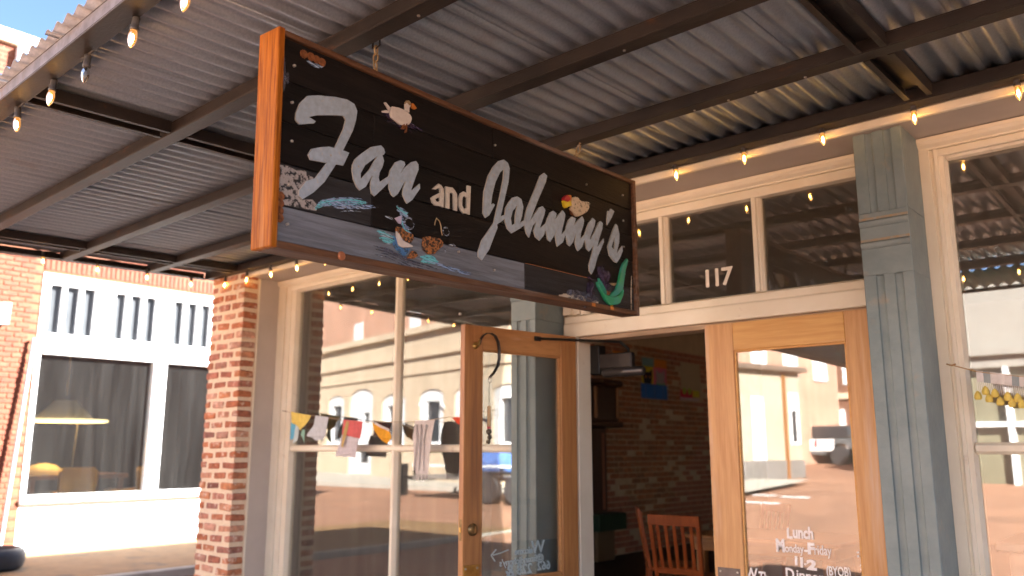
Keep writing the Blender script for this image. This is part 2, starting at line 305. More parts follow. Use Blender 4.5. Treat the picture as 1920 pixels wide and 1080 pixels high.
def text_mesh(txt, size, off=0., depth=.0006, space=1., shear=0.):
    cv = bpy.data.curves.new('t', 'FONT'); cv.body = txt; cv.size = size; cv.offset = off; cv.extrude = depth; cv.space_character = space; cv.shear = shear; cv.resolution_u = 3
    o = bpy.data.objects.new('t', cv); COL.objects.link(o)
    dg = bpy.context.evaluated_depsgraph_get(); dg.update()
    me = bpy.data.meshes.new_from_object(o.evaluated_get(dg)); COL.objects.unlink(o); bpy.data.objects.remove(o); return me
def put_text(name, txt, size, mat, O, U, V, parent, off=0., rot=0., space=1., shear=0., fit=None):
    me = text_mesh(txt, size, off, space=space, shear=shear)
    if fit:      # stretch the word to a given width and height, base at the origin
        xs = [v.co.x for v in me.vertices]; ys = [v.co.y for v in me.vertices]; a, c = min(xs), min(ys); sx_, sy_ = fit[0]/(max(xs)-a), fit[1]/(max(ys)-c)
        for v in me.vertices: v.co.x = (v.co.x-a)*sx_; v.co.y = (v.co.y-c)*sy_
    U = Vector(U).normalized(); V = Vector(V).normalized(); Nn = U.cross(V)
    cr, sr = math.cos(rot), math.sin(rot)
    mb = MB(); mb.v = [Vector(O)+U*(v.co.x*cr-v.co.y*sr)+V*(v.co.x*sr+v.co.y*cr)+Nn*v.co.z for v in me.vertices]
    mb.f = [tuple(p.vertices) for p in me.polygons]
    o = mb.build(name, mat, parent); bpy.data.meshes.remove(me); return o

G = -1.5; FL = -1.45                 # pavement and shop floor
MIR = 8.72                           # reflection: far side of the street is set out as y = MIR - (mirrored y)
# ------------------------------------------------------------------ ground
gm = MB()
def strip(mb, x0, x1, ys, zf, nx=1):
    for i in range(len(ys)-1):
        a, b = ys[i], ys[i+1]
        mb.add([(x0, a, zf(a)), (x1, a, zf(a)), (x1, b, zf(b)), (x0, b, zf(b))], [(0, 1, 2, 3)])
def sz(y): return G-.11 if y > -1.28 else G-.11-.045*(y+1.28)
strip(gm, -200, 200, [-260, -120, -60, -30, -20, -10, -5, -1.28, 20, 260], lambda y: min(sz(y), 1.2)-.03)
struct(gm.build('ground', pm('earth', (.22, .17, .12), (.17, .13, .09), scale=.5, rough=.95)))
st = MB(); strip(st, -90, 60, [-9.2, -8, -6, -4, -1.28, 30], sz)
struct(st.build('street', street_brick))
st = MB(); strip(st, -90, 60, [-60, -45, -30, -20, -9.2], lambda y: min(sz(y), 1.2))
struct(st.build('crossing_street', street_brick))
struct(B(-7.2, 14, .25, 4.3, G-.3, G).build('sidewalk', concrete, bevel=.01))
struct(B(-7.35, -7.2, .1, 30, G-.3, G+.005).build('kerb', kerbm, bevel=.015))
struct(B(-7.2, 14, .1, .25, G-.3, G+.005).build('kerb', kerbm, bevel=.015))
struct(B(-13.9, -10.62, -4, 30, G-.3, G).build('sidewalk', tanwalk, bevel=.01))
struct(B(-10.62, -10.5, -4, 30, G-.3, G-.004).build('kerb', kerbm, bevel=.015))

# ------------------------------------------------------------------ the shop building
shop = thing('shop_building', 'old brick shop building carrying the metal canopy', 'building', (-2, 6, G))
mb = B(-7.07, 12, 4.02, 4.42, 1.62, 4.25); mb.box(11.7, 12, 4.42, 15.4, G, 4.25); mb.box(-7.07, 12, 15.1, 15.4, G, 4.25)
mb.build('wall', wall_brick_x, shop)
B(-7.07, -6.78, 4.42, 15.4, FL-.2, 4.25).build('side_wall', pm('shade_dark_brick', (.07, .06, .058), (.05, .043, .042), scale=6, rough=.9, bump=.4), shop)  # side wall coloured dark, putting shade into its reflection in the windows opposite
B(-6.8, 11.9, 4.4, 15.2, 3.8, 4.0).build('roof', plaster_dark, shop)
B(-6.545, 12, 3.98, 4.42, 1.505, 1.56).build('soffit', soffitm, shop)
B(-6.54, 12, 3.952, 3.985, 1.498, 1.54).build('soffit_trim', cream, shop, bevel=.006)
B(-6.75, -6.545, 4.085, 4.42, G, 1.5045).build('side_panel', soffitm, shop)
B(-6.560, -6.535, 4.073, 4.088, G, 1.504).build('side_trim', cream, shop, bevel=.003)
struct(B(-6.78, 11.7, 4.42, 15.1, FL-.1, FL).build('interior_floor', floorwood))
struct(B(-6.78, 11.7, 4.42, 15.1, 2.3, 2.4).build('interior_ceiling', plaster_dark))
struct(B(-6.7, 4.2, 14.9, 15.05, FL, 2.3).build('interior_back_wall', plaster_dark))
struct(B(4.2, 4.3, 4.42, 15.1, FL, 2.3).build('interior_partition', plaster_dark))
iw = struct(B(-6.79, -6.735, 4.43, 15.1, FL, 2.3).build('interior_wall', mortar_in))
ms = [chunk('brick', .03, .20+.012*(i-1), .062, brick_dark, .004, .006) for i in range(3)]
cells = []
for r in range(38):
    z = -1.40+r*.078; y = 8.3+(.11 if r % 2 else 0)
    while y < 13.6:
        if random.random() > .10: cells.append((abs(z-.35)*.8+abs(y-10.9)*.7, y, z))
        y += .222
cells.sort(); rest = MB()
for i, (k, y, z) in enumerate(cells):
    yy = y+random.uniform(-.006, .006)
    if i < 290: inst('brick', random.choice(ms), (-6.732, yy, z), iw, rot=(random.uniform(-.01, .01), 0, 0))
    else: rest.box(-6.735, -6.718, yy-.1, yy+.1, z-.031, z+.031)
ro = rest.build('brick_field', pm('indoor_brick_far', (.46, .21, .13), (.33, .15, .10), scale=9, rough=.9), iw); ro['kind'] = 'stuff'

# brick pillar at the shop's corner, brick by brick
pil = thing('brick_pillar', 'weathered red brick pillar with pale mortar at the shop corner', 'pillar', (-6.8, 4.0, G))
B(-7.065, -6.546, 3.930, 4.075, G, 1.56).build('mortar', mortar, pil)
mp3 = [chunk('brick', L_, .14, .059, brick_old, .007, .010) for L_ in (.19, .19, .198, .185)]
mph = [chunk('brick', L_, .14, .059, brick_old, .007, .010) for L_ in (.09, .094, .096)]
for r in range(35):
    z = G+.045+r*.0872
    lay = [(-6.54-.090, 0), (-6.54-.318, 0), (-6.54-.490, 1)] if r % 2 else [(-6.54-.040, 1), (-6.54-.218, 0), (-6.54-.445, 0)]
    for x, h in lay:
        inst('brick', random.choice(mph if h else mp3), (x+random.uniform(-.004, .004), 3.992+random.uniform(-.004, .004), z+random.uniform(-.004, .004)), pil, rot=(0, random.uniform(-.02, .02), 0))

# cast iron columns with sunk flutes
def column(x0, x1, label):
    t = thing('iron_column', label, 'column', ((x0+x1)/2, 4.16, G), 'fluted iron columns of the shop front')
    yf = 4.02; wd = x1-x0; f1, f2 = x0+wd*.245, x0+wd*.62; fwid = wd*.17
    def shaft(z0, z1, name):
        pr = [(x0, 4.32), (x0, yf+.004), (x0+.004, yf)]
        for f in (f1, f2):
            pr += [(f, yf), (f+fwid*.12, yf+.009), (f+fwid*.5, yf+.014), (f+fwid*.88, yf+.009), (f+fwid, yf)]
        pr += [(x1-.004, yf), (x1, yf+.004), (x1, 4.32)]
        k = len(pr); mb = MB(); mb.v = [Vector((a, b, z)) for z in (z0, z1) for a, b in pr]
        mb.f = [(i, i+1, i+1+k, i+k) for i in range(k-1)]
        mb.f += [(k-1, 0, k, 2*k-1)]
        return mb.build(name, ironblue, t, smooth=True)
    shaft(1.105, 1.503, 'upper_shaft'); shaft(G+.25, .80, 'lower_shaft')
    B(x0, x1, yf, 4.32, .80, 1.105).build('plain_block', ironblue, t, bevel=.003)
    for z in (1.05, .945):
        mb = MB(); pr = [(yf-.001, z+.018), (yf-.013, z+.010), (yf-.014, z-.004), (yf-.006, z-.016), (yf-.001, z-.017)]
        mb.v = [Vector((x, a, b)) for x in (x0+.003, x1-.003) for a, b in pr]; k = len(pr)
        mb.f = [(i+1, i, i+k, i+1+k) for i in range(k-1)]+[tuple(range(k)), tuple(reversed(range(k, 2*k)))]
        mb.build('moulding', ironblue, t, smooth=True)
        B(x0+.002, x1-.004, yf-.0045, yf+.001, z+.019, z+.030).build('rust_line', ironrust, t)
    for f in (f1, f2):
        MB().lathe([(.001, 0), (fwid*.42, .001), (fwid*.5, .006)], (f+fwid*.5, yf+.012, .797), n=10).build('flute_stop', ironblue, t)
    B(x0-.02, x1+.02, yf-.02, 4.33, G, G+.25).build('plinth', ironblue, t, bevel=.01)
column(-1.273, -1.048, 'fluted blue-grey iron column between the closed door and right window')
column(-3.491, -3.288, 'fluted blue-grey iron column behind the open door')

# mouldings swept along x or z
def mould_x(x0, x1, prof, name, mat, par):
    mb = MB(); k = len(prof); mb.v = [Vector((x, a, b)) for x in (x0, x1) for a, b in prof]
    mb.f = [(i, (i+1) % k, (i+1) % k+k, i+k) for i in range(k)]+[tuple(reversed(range(k))), tuple(range(k, 2*k))]
    return mb.build(name, mat, par)
def mould_z(z0, z1, prof, name, mat, par):
    mb = MB(); k = len(prof); mb.v = [Vector((a, b, z)) for z in (z0, z1) for a, b in prof]
    mb.f = [(i, (i+1) % k, (i+1) % k+k, i+k) for i in range(k)]+[tuple(reversed(range(k))), tuple(range(k, 2*k))]
    return mb.build(name, mat, par)
def shop_window(label, xl, xr, jl, jr, mull):
    """xl..xr glass, jl..jr outer casing, mull = x of upright bars"""
    t = thing('shop_window', label, 'window', ((xl+xr)/2, 4.36, G))
    y = 4.3
    # head: crown, flat, inner bead
    mould_x(jl, jr, [(4.40, 1.500), (4.262, 1.500), (4.262, 1.482), (4.272, 1.466), (4.29, 1.452), (4.29, 1.442), (4.40, 1.442)], 'crown_moulding', cream, t)
    B(xl-.09, jr, 4.300, 4.40, 1.405, 1.4415).build('head', cream, t, bevel=.004)
    mould_x(xl-.004, xr, [(4.352, 1.404), (4.318, 1.404), (4.326, 1.392), (4.352, 1.386)], 'bead', cream, t)
    # left casing: stepped jamb
    wj = xl-jl
    mould_z(-1.2, 1.4415, [(jl, 4.40), (jl, 4.285), (jl+wj*.40, 4.285), (jl+wj*.42, 4.305), (jl+wj*.52, 4.305), (jl+wj*.56, 4.295), (jl+wj*.70, 4.297), (jl+wj*.72, 4.308), (xl-.012, 4.31), (xl-.002, 4.352), (xl-.002, 4.40)], 'jamb', cream, t)
    mould_z(-1.2, 1.4415, [(xr+.002, 4.40), (xr+.002, 4.352), (xr+.012, 4.31), (jr, 4.30), (jr, 4.40)], 'jamb', cream, t)
    B(jl, jr, 4.27, 4.42, -1.25, -1.2).build('sill', cream, t, bevel=.006)
    B(jl, jr, 4.30, 4.40, G, -1.25).build('stall_riser', cream, t)
    mould_x(xl-.003, xr+.003, [(4.385, .026), (4.335, .026), (4.318, .012), (4.316, -.014), (4.332, -.028), (4.385, -.028)], 'rail', cream, t)
    edges = [xl]+[v for m_ in mull for v in m_]+[xr]
    for a, b in mull:
        mould_z(-1.2, 1.39, [(a, 4.385), (a, 4.345), (a+(b-a)*.3, 4.318), (a+(b-a)*.7, 4.318), (b, 4.345), (b, 4.385)], 'mullion', cream, t)
    for i in range(0, len(edges), 2):
        for z0, z1 in ((-1.2, -.028), (.026, 1.39)):
            B(edges[i], edges[i+1], 4.357, 4.362, z0, z1).build('pane', glass, t)
    return t
shop_window('tall cream-framed shop window with a thin mullion left of the doorway', -6.298, -3.56, -6.545, -3.50, [(-4.983, -4.918)])
shop_window('cream-framed shop window right of the right-hand iron column', -.932, 1.6, -1.047, 1.75, [(.36, .42)])

# transom lights over the doors
tr = thing('transom_window', 'three-pane transom window numbered 117 over the doorway', 'window', (-2.2, 4.35, .70))
mould_x(-3.288, -1.273, [(4.40, 1.500), (4.262, 1.500), (4.262, 1.482), (4.272, 1.466), (4.29, 1.452), (4.29, 1.442), (4.40, 1.442)], 'crown_moulding', cream, tr)
B(-3.27, -1.28, 4.300, 4.40, 1.388, 1.4415).build('head', cream, tr, bevel=.004)
for a, b in ((-2.560, -2.497), (-1.957, -1.897)):
    w_ = b-a
    mould_z(.852, 1.389, [(a, 4.385), (a, 4.335), (a+w_*.18, 4.318), (a+w_*.25, 4.304), (a+w_*.62, 4.304), (a+w_*.68, 4.318), (a+w_*.8, 4.320), (b, 4.335), (b, 4.385)], 'mullion', cream, tr)
mould_z(.852, 1.389, [(-3.27, 4.40), (-3.27, 4.285), (-3.21, 4.285), (-3.205, 4.31), (-3.185, 4.31), (-3.18, 4.298), (-3.15, 4.298), (-3.145, 4.315), (-3.115, 4.32), (-3.10, 4.345), (-3.10, 4.40)], 'jamb', cream, tr)
mould_x(-3.27, -1.28, [(4.40, .852), (4.33, .852), (4.302, .838), (4.300, .800), (4.296, .792), (4.40, .792)], 'sill', cream, tr)
B(-3.27, -1.28, 4.285, 4.44, .703, .7918).build('header', cream, tr, bevel=.004)
B(-3.20, -1.28, 4.315, 4.46, .672, .7025).build('door_stop', pm('worn_stop', (.45, .33, .22), (.28, .19, .12), scale=6, stretch=(.5, 6, 6), rough=.6), tr, bevel=.004)
for a, b in ((-3.10, -2.560), (-2.497, -1.957), (-1.897, -1.285)):
    B(a, b, 4.352, 4.357, .852, 1.389).build('pane', glass_dark, tr)
put_text('house_number', '117', .143, pm('number_vinyl', (.66, .6, .52), rough=.5), (-2.293, 4.3505, .925), (1, 0, 0), (0, 0, 1), tr, off=.0034, space=.86)
B(-3.270, -3.166, 4.30, 4.44, G, .7025).build('door_jamb', cream, tr, bevel=.004)
B(-1.30, -1.27, 4.325, 4.44, G, .7025).build('door_jamb', cream, tr, bevel=.004)

# outlines of the sign's cut-out letters and ornaments in metres on the sign's face, and of the cloth flags on theirs
TRACE = '''{"L":{"F":[[[0.1308,0.5428],[0.1738,0.5584],[0.2491,0.5762],[0.3029,0.583],[0.3358,0.5769],[0.3502,0.5547],[0.3451,0.5185],[0.3313,0.474],[0.2893,0.3914],[0.3179,0.3901],[0.2925,0.3369],[0.2607,0.3342],[0.2127,0.2591],[0.1686,0.2132],[0.1252,0.1804],[0.1095,0.1892],[0.11,0.2078],[0.1381,0.2458],[0.1748,0.2648],[0.2196,0.3288],[0.1508,0.3224],[0.1411,0.3389],[0.1547,0.3622],[0.1944,0.3788],[0.2269,0.3889],[0.2525,0.3901],[0.2892,0.4702],[0.2979,0.5068],[0.2876,0.5178],[0.2371,0.5056],[0.1765,0.4877],[0.1382,0.4706],[0.1682,0.4631],[0.1616,0.4543],[0.1016,0.4332],[0.0857,0.4449],[0.0861,0.4678],[0.1008,0.5084]]],"an":[[[0.4198,0.4386],[0.4665,0.4565],[0.481,0.4493],[0.4884,0.4351],[0.4815,0.4248],[0.4746,0.421],[0.4837,0.4007],[0.4748,0.374],[0.4626,0.3528],[0.4584,0.3312],[0.4645,0.3161],[0.509,0.3491],[0.5165,0.3743],[0.5403,0.4098],[0.5681,0.4255],[0.5866,0.4238],[0.5918,0.4137],[0.582,0.3975],[0.5636,0.3681],[0.5903,0.402],[0.6238,0.4318],[0.6485,0.4418],[0.6619,0.431],[0.6629,0.4119],[0.6471,0.3775],[0.6256,0.3245],[0.6274,0.3199],[0.6707,0.3574],[0.6721,0.3373],[0.6297,0.2826],[0.6046,0.2644],[0.5961,0.2718],[0.5806,0.2947],[0.5835,0.3202],[0.5963,0.3511],[0.5881,0.3437],[0.5558,0.2918],[0.5365,0.2753],[0.525,0.2803],[0.5116,0.3018],[0.5079,0.323],[0.469,0.2851],[0.4415,0.2587],[0.4259,0.2661],[0.4207,0.2865],[0.4216,0.313],[0.4294,0.3317],[0.4243,0.3281],[0.3979,0.2838],[0.3713,0.2649],[0.3561,0.2745],[0.3406,0.2991],[0.3331,0.3303],[0.3346,0.3494],[0.3457,0.3735],[0.3675,0.3956],[0.3972,0.4201]],[[0.4502,0.4114],[0.3921,0.3623],[0.3725,0.3278],[0.3736,0.3091],[0.3766,0.3086],[0.4144,0.3522],[0.4321,0.383]]],"a":[[[0.7739,0.3801],[0.7897,0.3759],[0.8019,0.3658],[0.805,0.3475],[0.8035,0.3197],[0.8025,0.2878],[0.7832,0.2907],[0.757,0.2871],[0.7403,0.2963],[0.7331,0.3134],[0.7471,0.3248],[0.7851,0.3458],[0.7826,0.3598],[0.7705,0.3614],[0.7587,0.3528],[0.7397,0.3512],[0.7585,0.3673]],[[0.7805,0.3268],[0.7555,0.313],[0.7592,0.3053],[0.7711,0.3044],[0.783,0.3112]]],"n":[[[0.8152,0.3777],[0.8374,0.3788],[0.8535,0.3815],[0.8685,0.3735],[0.8812,0.3605],[0.8833,0.3434],[0.8828,0.2901],[0.864,0.2907],[0.8612,0.3527],[0.8511,0.361],[0.8375,0.3537],[0.8372,0.2897],[0.8159,0.2905]]],"d":[[[0.9451,0.4108],[0.9661,0.411],[0.9596,0.2894],[0.9376,0.2913],[0.9222,0.2865],[0.9043,0.2988],[0.894,0.3159],[0.8934,0.3438],[0.904,0.3689],[0.9219,0.3802],[0.9439,0.3776]],[[0.9232,0.3625],[0.9143,0.3482],[0.9131,0.3198],[0.9247,0.3055],[0.9414,0.3159],[0.9426,0.3578]]],"Johnny":[[[1.186,0.5823],[1.2149,0.5739],[1.227,0.5508],[1.2176,0.4873],[1.1841,0.3868],[1.1623,0.3216],[1.1922,0.3353],[1.1968,0.3662],[1.2166,0.3935],[1.2461,0.4231],[1.2795,0.4358],[1.3094,0.4293],[1.3225,0.3963],[1.312,0.3515],[1.2965,0.3179],[1.3307,0.3371],[1.3404,0.3713],[1.3547,0.4029],[1.3946,0.4691],[1.4522,0.5704],[1.4851,0.5921],[1.5078,0.5834],[1.4964,0.5508],[1.4419,0.4646],[1.393,0.3816],[1.3728,0.3417],[1.4006,0.3735],[1.4409,0.4179],[1.4692,0.43],[1.4891,0.4153],[1.4804,0.389],[1.4511,0.3346],[1.4464,0.3219],[1.493,0.3531],[1.5022,0.3742],[1.5265,0.4107],[1.5535,0.4249],[1.5789,0.4156],[1.5725,0.3983],[1.5613,0.3819],[1.5921,0.411],[1.6294,0.4411],[1.6506,0.4279],[1.6468,0.4053],[1.6237,0.3505],[1.6167,0.3206],[1.6513,0.3501],[1.658,0.3676],[1.6778,0.404],[1.7068,0.426],[1.7385,0.4229],[1.7347,0.4074],[1.7245,0.3871],[1.7608,0.4197],[1.7975,0.4454],[1.8133,0.4297],[1.8057,0.4021],[1.7812,0.3568],[1.7768,0.3265],[1.8137,0.3551],[1.828,0.3838],[1.8528,0.4221],[1.8912,0.4551],[1.9146,0.4451],[1.9065,0.4169],[1.8776,0.3738],[1.8595,0.3406],[1.8697,0.3442],[1.9052,0.3863],[1.9418,0.4387],[1.9631,0.4512],[1.9838,0.4446],[1.9789,0.4148],[1.9449,0.3552],[1.9258,0.3102],[1.9871,0.3655],[1.9898,0.3475],[1.9563,0.2999],[1.927,0.2613],[1.8973,0.2005],[1.8689,0.165],[1.8496,0.179],[1.8475,0.2083],[1.8766,0.2685],[1.8955,0.3165],[1.8523,0.2777],[1.8308,0.2873],[1.819,0.3225],[1.8127,0.3289],[1.7883,0.2878],[1.7552,0.2641],[1.7428,0.2731],[1.7278,0.2998],[1.7388,0.342],[1.7458,0.3579],[1.712,0.3008],[1.6861,0.2766],[1.6677,0.2826],[1.6534,0.3198],[1.6473,0.3224],[1.6279,0.2867],[1.5817,0.2577],[1.5733,0.2776],[1.5653,0.3116],[1.5843,0.3505],[1.5563,0.3065],[1.5259,0.2714],[1.5056,0.2767],[1.4948,0.3097],[1.4904,0.3194],[1.4743,0.2922],[1.4423,0.2625],[1.4104,0.2743],[1.3976,0.3008],[1.4181,0.3479],[1.3919,0.3237],[1.3637,0.2638],[1.3449,0.2771],[1.3317,0.3079],[1.328,0.3143],[1.2961,0.292],[1.2368,0.2604],[1.2081,0.276],[1.1919,0.3053],[1.1906,0.3188],[1.1727,0.3039],[1.1374,0.2814],[1.1408,0.2684],[1.1163,0.2234],[1.0852,0.1646],[1.0382,0.111],[1.0151,0.1228],[1.0152,0.1446],[1.0384,0.1967],[1.0788,0.2415],[1.1167,0.2866],[1.1237,0.3106],[1.1573,0.4089],[1.1815,0.4931],[1.187,0.5388],[1.1604,0.5184],[1.1282,0.467],[1.107,0.4072],[1.0985,0.3645],[1.1033,0.361],[1.1137,0.3699],[1.1241,0.3652],[1.0859,0.3123],[1.0621,0.2965],[1.0454,0.3133],[1.0475,0.354],[1.0524,0.409],[1.0799,0.4833],[1.1147,0.533],[1.1501,0.5672]],[[1.279,0.3946],[1.2453,0.362],[1.2325,0.3268],[1.2394,0.2956],[1.263,0.3093],[1.265,0.3471]]],"apostrophe":[[[2.0667,0.5377],[2.0991,0.5295],[2.0716,0.4905],[2.0261,0.4428],[2.0238,0.4696],[2.0356,0.5208],[2.0476,0.5173]]],"s":[[[2.1104,0.4643],[2.1284,0.4577],[2.1446,0.413],[2.1402,0.3727],[2.1095,0.3068],[2.1714,0.3581],[2.1736,0.3307],[2.1414,0.2863],[2.1105,0.2582],[2.0817,0.2617],[2.0398,0.2863],[2.0263,0.3285],[2.0475,0.3688],[2.083,0.4297]],[[2.0935,0.3923],[2.0637,0.3346],[2.0884,0.323],[2.0953,0.3573]]]},"A":{"duck_body":[[0.5157,0.6216],[0.5462,0.6265],[0.5773,0.627],[0.607,0.6196],[0.618,0.6109],[0.6202,0.6026],[0.6154,0.5878],[0.6057,0.576],[0.5862,0.5675],[0.561,0.5625],[0.532,0.5724],[0.5129,0.5785],[0.5069,0.5927],[0.5103,0.6083]],"duck_neck":[[0.5846,0.6545],[0.5924,0.6614],[0.6063,0.6567],[0.6163,0.6553],[0.6085,0.6454],[0.6088,0.6261],[0.6029,0.6243],[0.5851,0.6279]],"duck_crown":[[0.5787,0.6557],[0.5883,0.6676],[0.604,0.6732],[0.6141,0.6666],[0.6123,0.6571],[0.6064,0.6537],[0.5923,0.6621],[0.5827,0.6495]],"duck_beak":[[0.6201,0.667],[0.6291,0.6682],[0.6423,0.6587],[0.6475,0.6542],[0.6365,0.6464],[0.6204,0.649]],"duck_tail":[[0.479,0.627],[0.4863,0.6308],[0.5102,0.6155],[0.5058,0.5997]],"duck_tail2":[[0.4687,0.5907],[0.4898,0.6007],[0.5048,0.6008],[0.5041,0.5933],[0.4716,0.5858]],"duck_leg":[[0.5745,0.5686],[0.5803,0.5717],[0.5826,0.5503],[0.5652,0.5483],[0.5728,0.5563]],"duck_leg2":[[0.588,0.5739],[0.5949,0.5774],[0.5945,0.5418],[0.5867,0.5382],[0.5904,0.5525]],"hen_body":[[1.6995,0.5165],[1.7235,0.5267],[1.7475,0.5284],[1.7593,0.5204],[1.7772,0.5154],[1.8049,0.5194],[1.8391,0.5247],[1.856,0.5194],[1.8446,0.5082],[1.8408,0.4898],[1.8277,0.4731],[1.7901,0.4517],[1.7501,0.4335],[1.7322,0.4318],[1.7089,0.4461],[1.6829,0.4581],[1.6922,0.4737],[1.6869,0.4915]],"hen_comb":[[1.6234,0.4987],[1.6499,0.5196],[1.6758,0.5097],[1.6726,0.5005],[1.6547,0.4865],[1.626,0.489]],"hen_orange":[[1.6587,0.5232],[1.691,0.5284],[1.6964,0.5141],[1.69,0.4973],[1.6724,0.497],[1.6758,0.5097]],"hen_beak":[[1.6259,0.4873],[1.6547,0.4865],[1.6813,0.4989],[1.6923,0.4771],[1.6627,0.4643],[1.6479,0.4553],[1.6366,0.4624]],"hen_foot":[[1.6917,0.4599],[1.7203,0.4329],[1.6968,0.4369]],"bird_wing":[[2.2061,0.2945],[2.2155,0.2856],[2.1861,0.2299],[2.1664,0.166],[2.1544,0.1239],[2.1082,0.0916],[2.0511,0.0717],[2.0206,0.0748],[2.0908,0.1195],[2.1187,0.1699],[2.1478,0.2381],[2.1652,0.261]],"bird_body":[[1.9039,0.1337],[1.9322,0.1098],[1.9606,0.0809],[1.9903,0.0746],[2.0511,0.0717],[2.108,0.0882],[2.1544,0.1239],[2.1463,0.0927],[2.112,0.0454],[2.0865,0.036],[2.0182,0.0255],[1.977,0.047],[1.9428,0.082],[1.9145,0.1076]],"bird_wing2":[[1.9253,0.1527],[1.9512,0.1349],[1.9799,0.1092],[1.997,0.0884],[1.9903,0.0746],[1.9555,0.0997],[1.9331,0.1294]],"bird_red":[[1.9914,0.0976],[2.0277,0.0954],[2.0208,0.0781],[1.9965,0.0786]],"bird_foot":[[2.0428,0.0281],[2.0551,0.0294],[2.0605,0.0135],[2.0329,0.0139]],"bird_cream":[[2.0362,0.1425],[2.1051,0.1514],[2.0853,0.1338],[2.0543,0.1349]],"fish1":[[0.5515,0.1666],[0.5839,0.165],[0.6046,0.1551],[0.6379,0.1503],[0.6423,0.1343],[0.626,0.1148],[0.6011,0.1182],[0.5723,0.1343],[0.5478,0.151]],"fish2":[[0.6931,0.1492],[0.7189,0.1583],[0.7853,0.1588],[0.8035,0.1492],[0.8013,0.1329],[0.7812,0.117],[0.7548,0.094],[0.7198,0.087],[0.6937,0.0999],[0.687,0.1234]],"fish3":[[0.6104,0.0594],[0.6347,0.0874],[0.6557,0.0861],[0.6664,0.0726],[0.6436,0.0584],[0.6146,0.054]],"fish_fin":[[0.5517,0.1547],[0.562,0.1445],[0.5848,0.1184],[0.6344,0.1071],[0.6387,0.1032],[0.5853,0.0915],[0.5649,0.0971],[0.5543,0.1252]],"fish_tail":[[0.5449,0.1969],[0.5789,0.214],[0.5755,0.1801],[0.5633,0.1808]],"fish_blue":[[0.5402,0.1317],[0.5544,0.1222],[0.565,0.0941],[0.5935,0.0898],[0.6304,0.0973],[0.6142,0.075],[0.5981,0.0605],[0.5736,0.0687],[0.5452,0.085],[0.5368,0.1043]],"flake":[[0.0187,0.2762],[0.066,0.2814],[0.0999,0.2737],[0.1339,0.2818],[0.1577,0.2679],[0.1735,0.2651],[0.1209,0.2239],[0.1092,0.1862],[0.1227,0.1795],[0.1685,0.1891],[0.1928,0.1714],[0.1855,0.1537],[0.0643,0.1484],[0.0169,0.1572],[0.0156,0.1849],[0.0206,0.2327]],"plank_dark":[[0.5112,0.1889],[0.5756,0.174],[0.5438,0.1532]]},"P":{"caps":[[0.0413,0.1748],[0.0406,0.1497],[0.0399,0.1247],[0.0409,0.1017],[0.1124,0.6882],[0.1423,0.6893],[0.1664,0.6881],[0.1908,0.6859]],"screws":[[0.0752,0.6328],[0.072,0.5023],[0.0755,0.3684],[0.0693,0.2179],[0.0708,0.086],[1.1302,0.6335],[1.123,0.0809],[2.1955,0.6382],[2.1932,0.4979],[2.1907,0.3563],[2.1879,0.2106],[0.2362,0.36],[1.7804,0.8032],[0.9085,-0.1259],[0.3616,0.3505],[0.6189,0.3501],[0.898,0.1256],[2.0662,0.5164],[1.9118,0.3489],[1.2197,0.364],[1.8451,0.6179]]},"S":{"cyan":[[0.1786,0.1583],[0.2074,0.183],[0.2583,0.1992],[0.3181,0.2156],[0.3676,0.2239],[0.4367,0.2303]],"blue":[[0.2495,0.1802],[0.3066,0.1937],[0.3681,0.2062],[0.4318,0.2172],[0.4792,0.2197]],"blue2":[[0.2593,0.1706],[0.3311,0.1928],[0.4064,0.2]],"f1":[[0.4583,0.1305],[0.4969,0.13],[0.5444,0.1205]],"f2":[[0.4626,0.1108],[0.5051,0.1152],[0.5486,0.1123]],"f3":[[0.4821,0.0995],[0.5408,0.105]],"w1":[[0.6772,0.0635],[0.7374,0.0711],[0.7906,0.0713]],"w2":[[0.6858,0.0587],[0.7863,0.055],[0.8453,0.0509],[0.9203,0.0454],[0.9905,0.0459]],"w3":[[0.4604,0.0465],[0.4988,0.0467]],"w4":[[0.4297,0.0662],[0.5061,0.0669],[0.6272,0.0408],[0.791,0.0306]],"v1":[[0.8195,0.1359],[0.8197,0.1089]],"v2":[[0.8332,0.1477],[0.8679,0.1535],[0.8914,0.1445]],"t1":[[0.55,0.2416],[0.5827,0.2299],[0.6034,0.2218],[0.6157,0.2304]],"t2":[[0.5706,0.2215],[0.5834,0.1906],[0.5962,0.1657],[0.6335,0.1603]],"t3":[[0.4894,0.201],[0.5229,0.1971],[0.5429,0.195]],"cream1":[[1.5821,0.0302],[1.7035,0.0351],[1.8136,0.032],[1.9345,0.0278]],"cream2":[[2.2627,0.2095],[2.2543,0.1361],[2.2495,0.0228]],"cream3":[[2.155,0.0183],[2.2592,0.0187]],"left1":[[0.0379,0.676],[0.0346,0.6164],[0.0378,0.5719],[0.0367,0.5159]],"left2":[[0.0495,0.6008],[0.0514,0.5557]],"left3":[[0.1169,0.6706],[0.1572,0.6633],[0.203,0.6706]],"purp":[[1.8291,0.1383],[1.8735,0.1025],[1.8376,0.0664],[1.9066,0.0617]],"purp2":[[1.9117,0.1784],[1.9945,0.1635],[2.0548,0.1449]],"duckl":[[0.4426,0.5678],[0.5261,0.5795],[0.6138,0.5679],[0.6927,0.5661]],"hook":[[0.7557,0.2088],[0.7587,0.2236],[0.7657,0.2383],[0.7824,0.2297],[0.7916,0.2107],[0.7931,0.1919],[0.7987,0.1754]]},"C":{"c1":[[0.6205,0.1915],[0.6455,0.1962]],"c2":[[0.8236,0.1957],[0.842,0.199]]}}'''
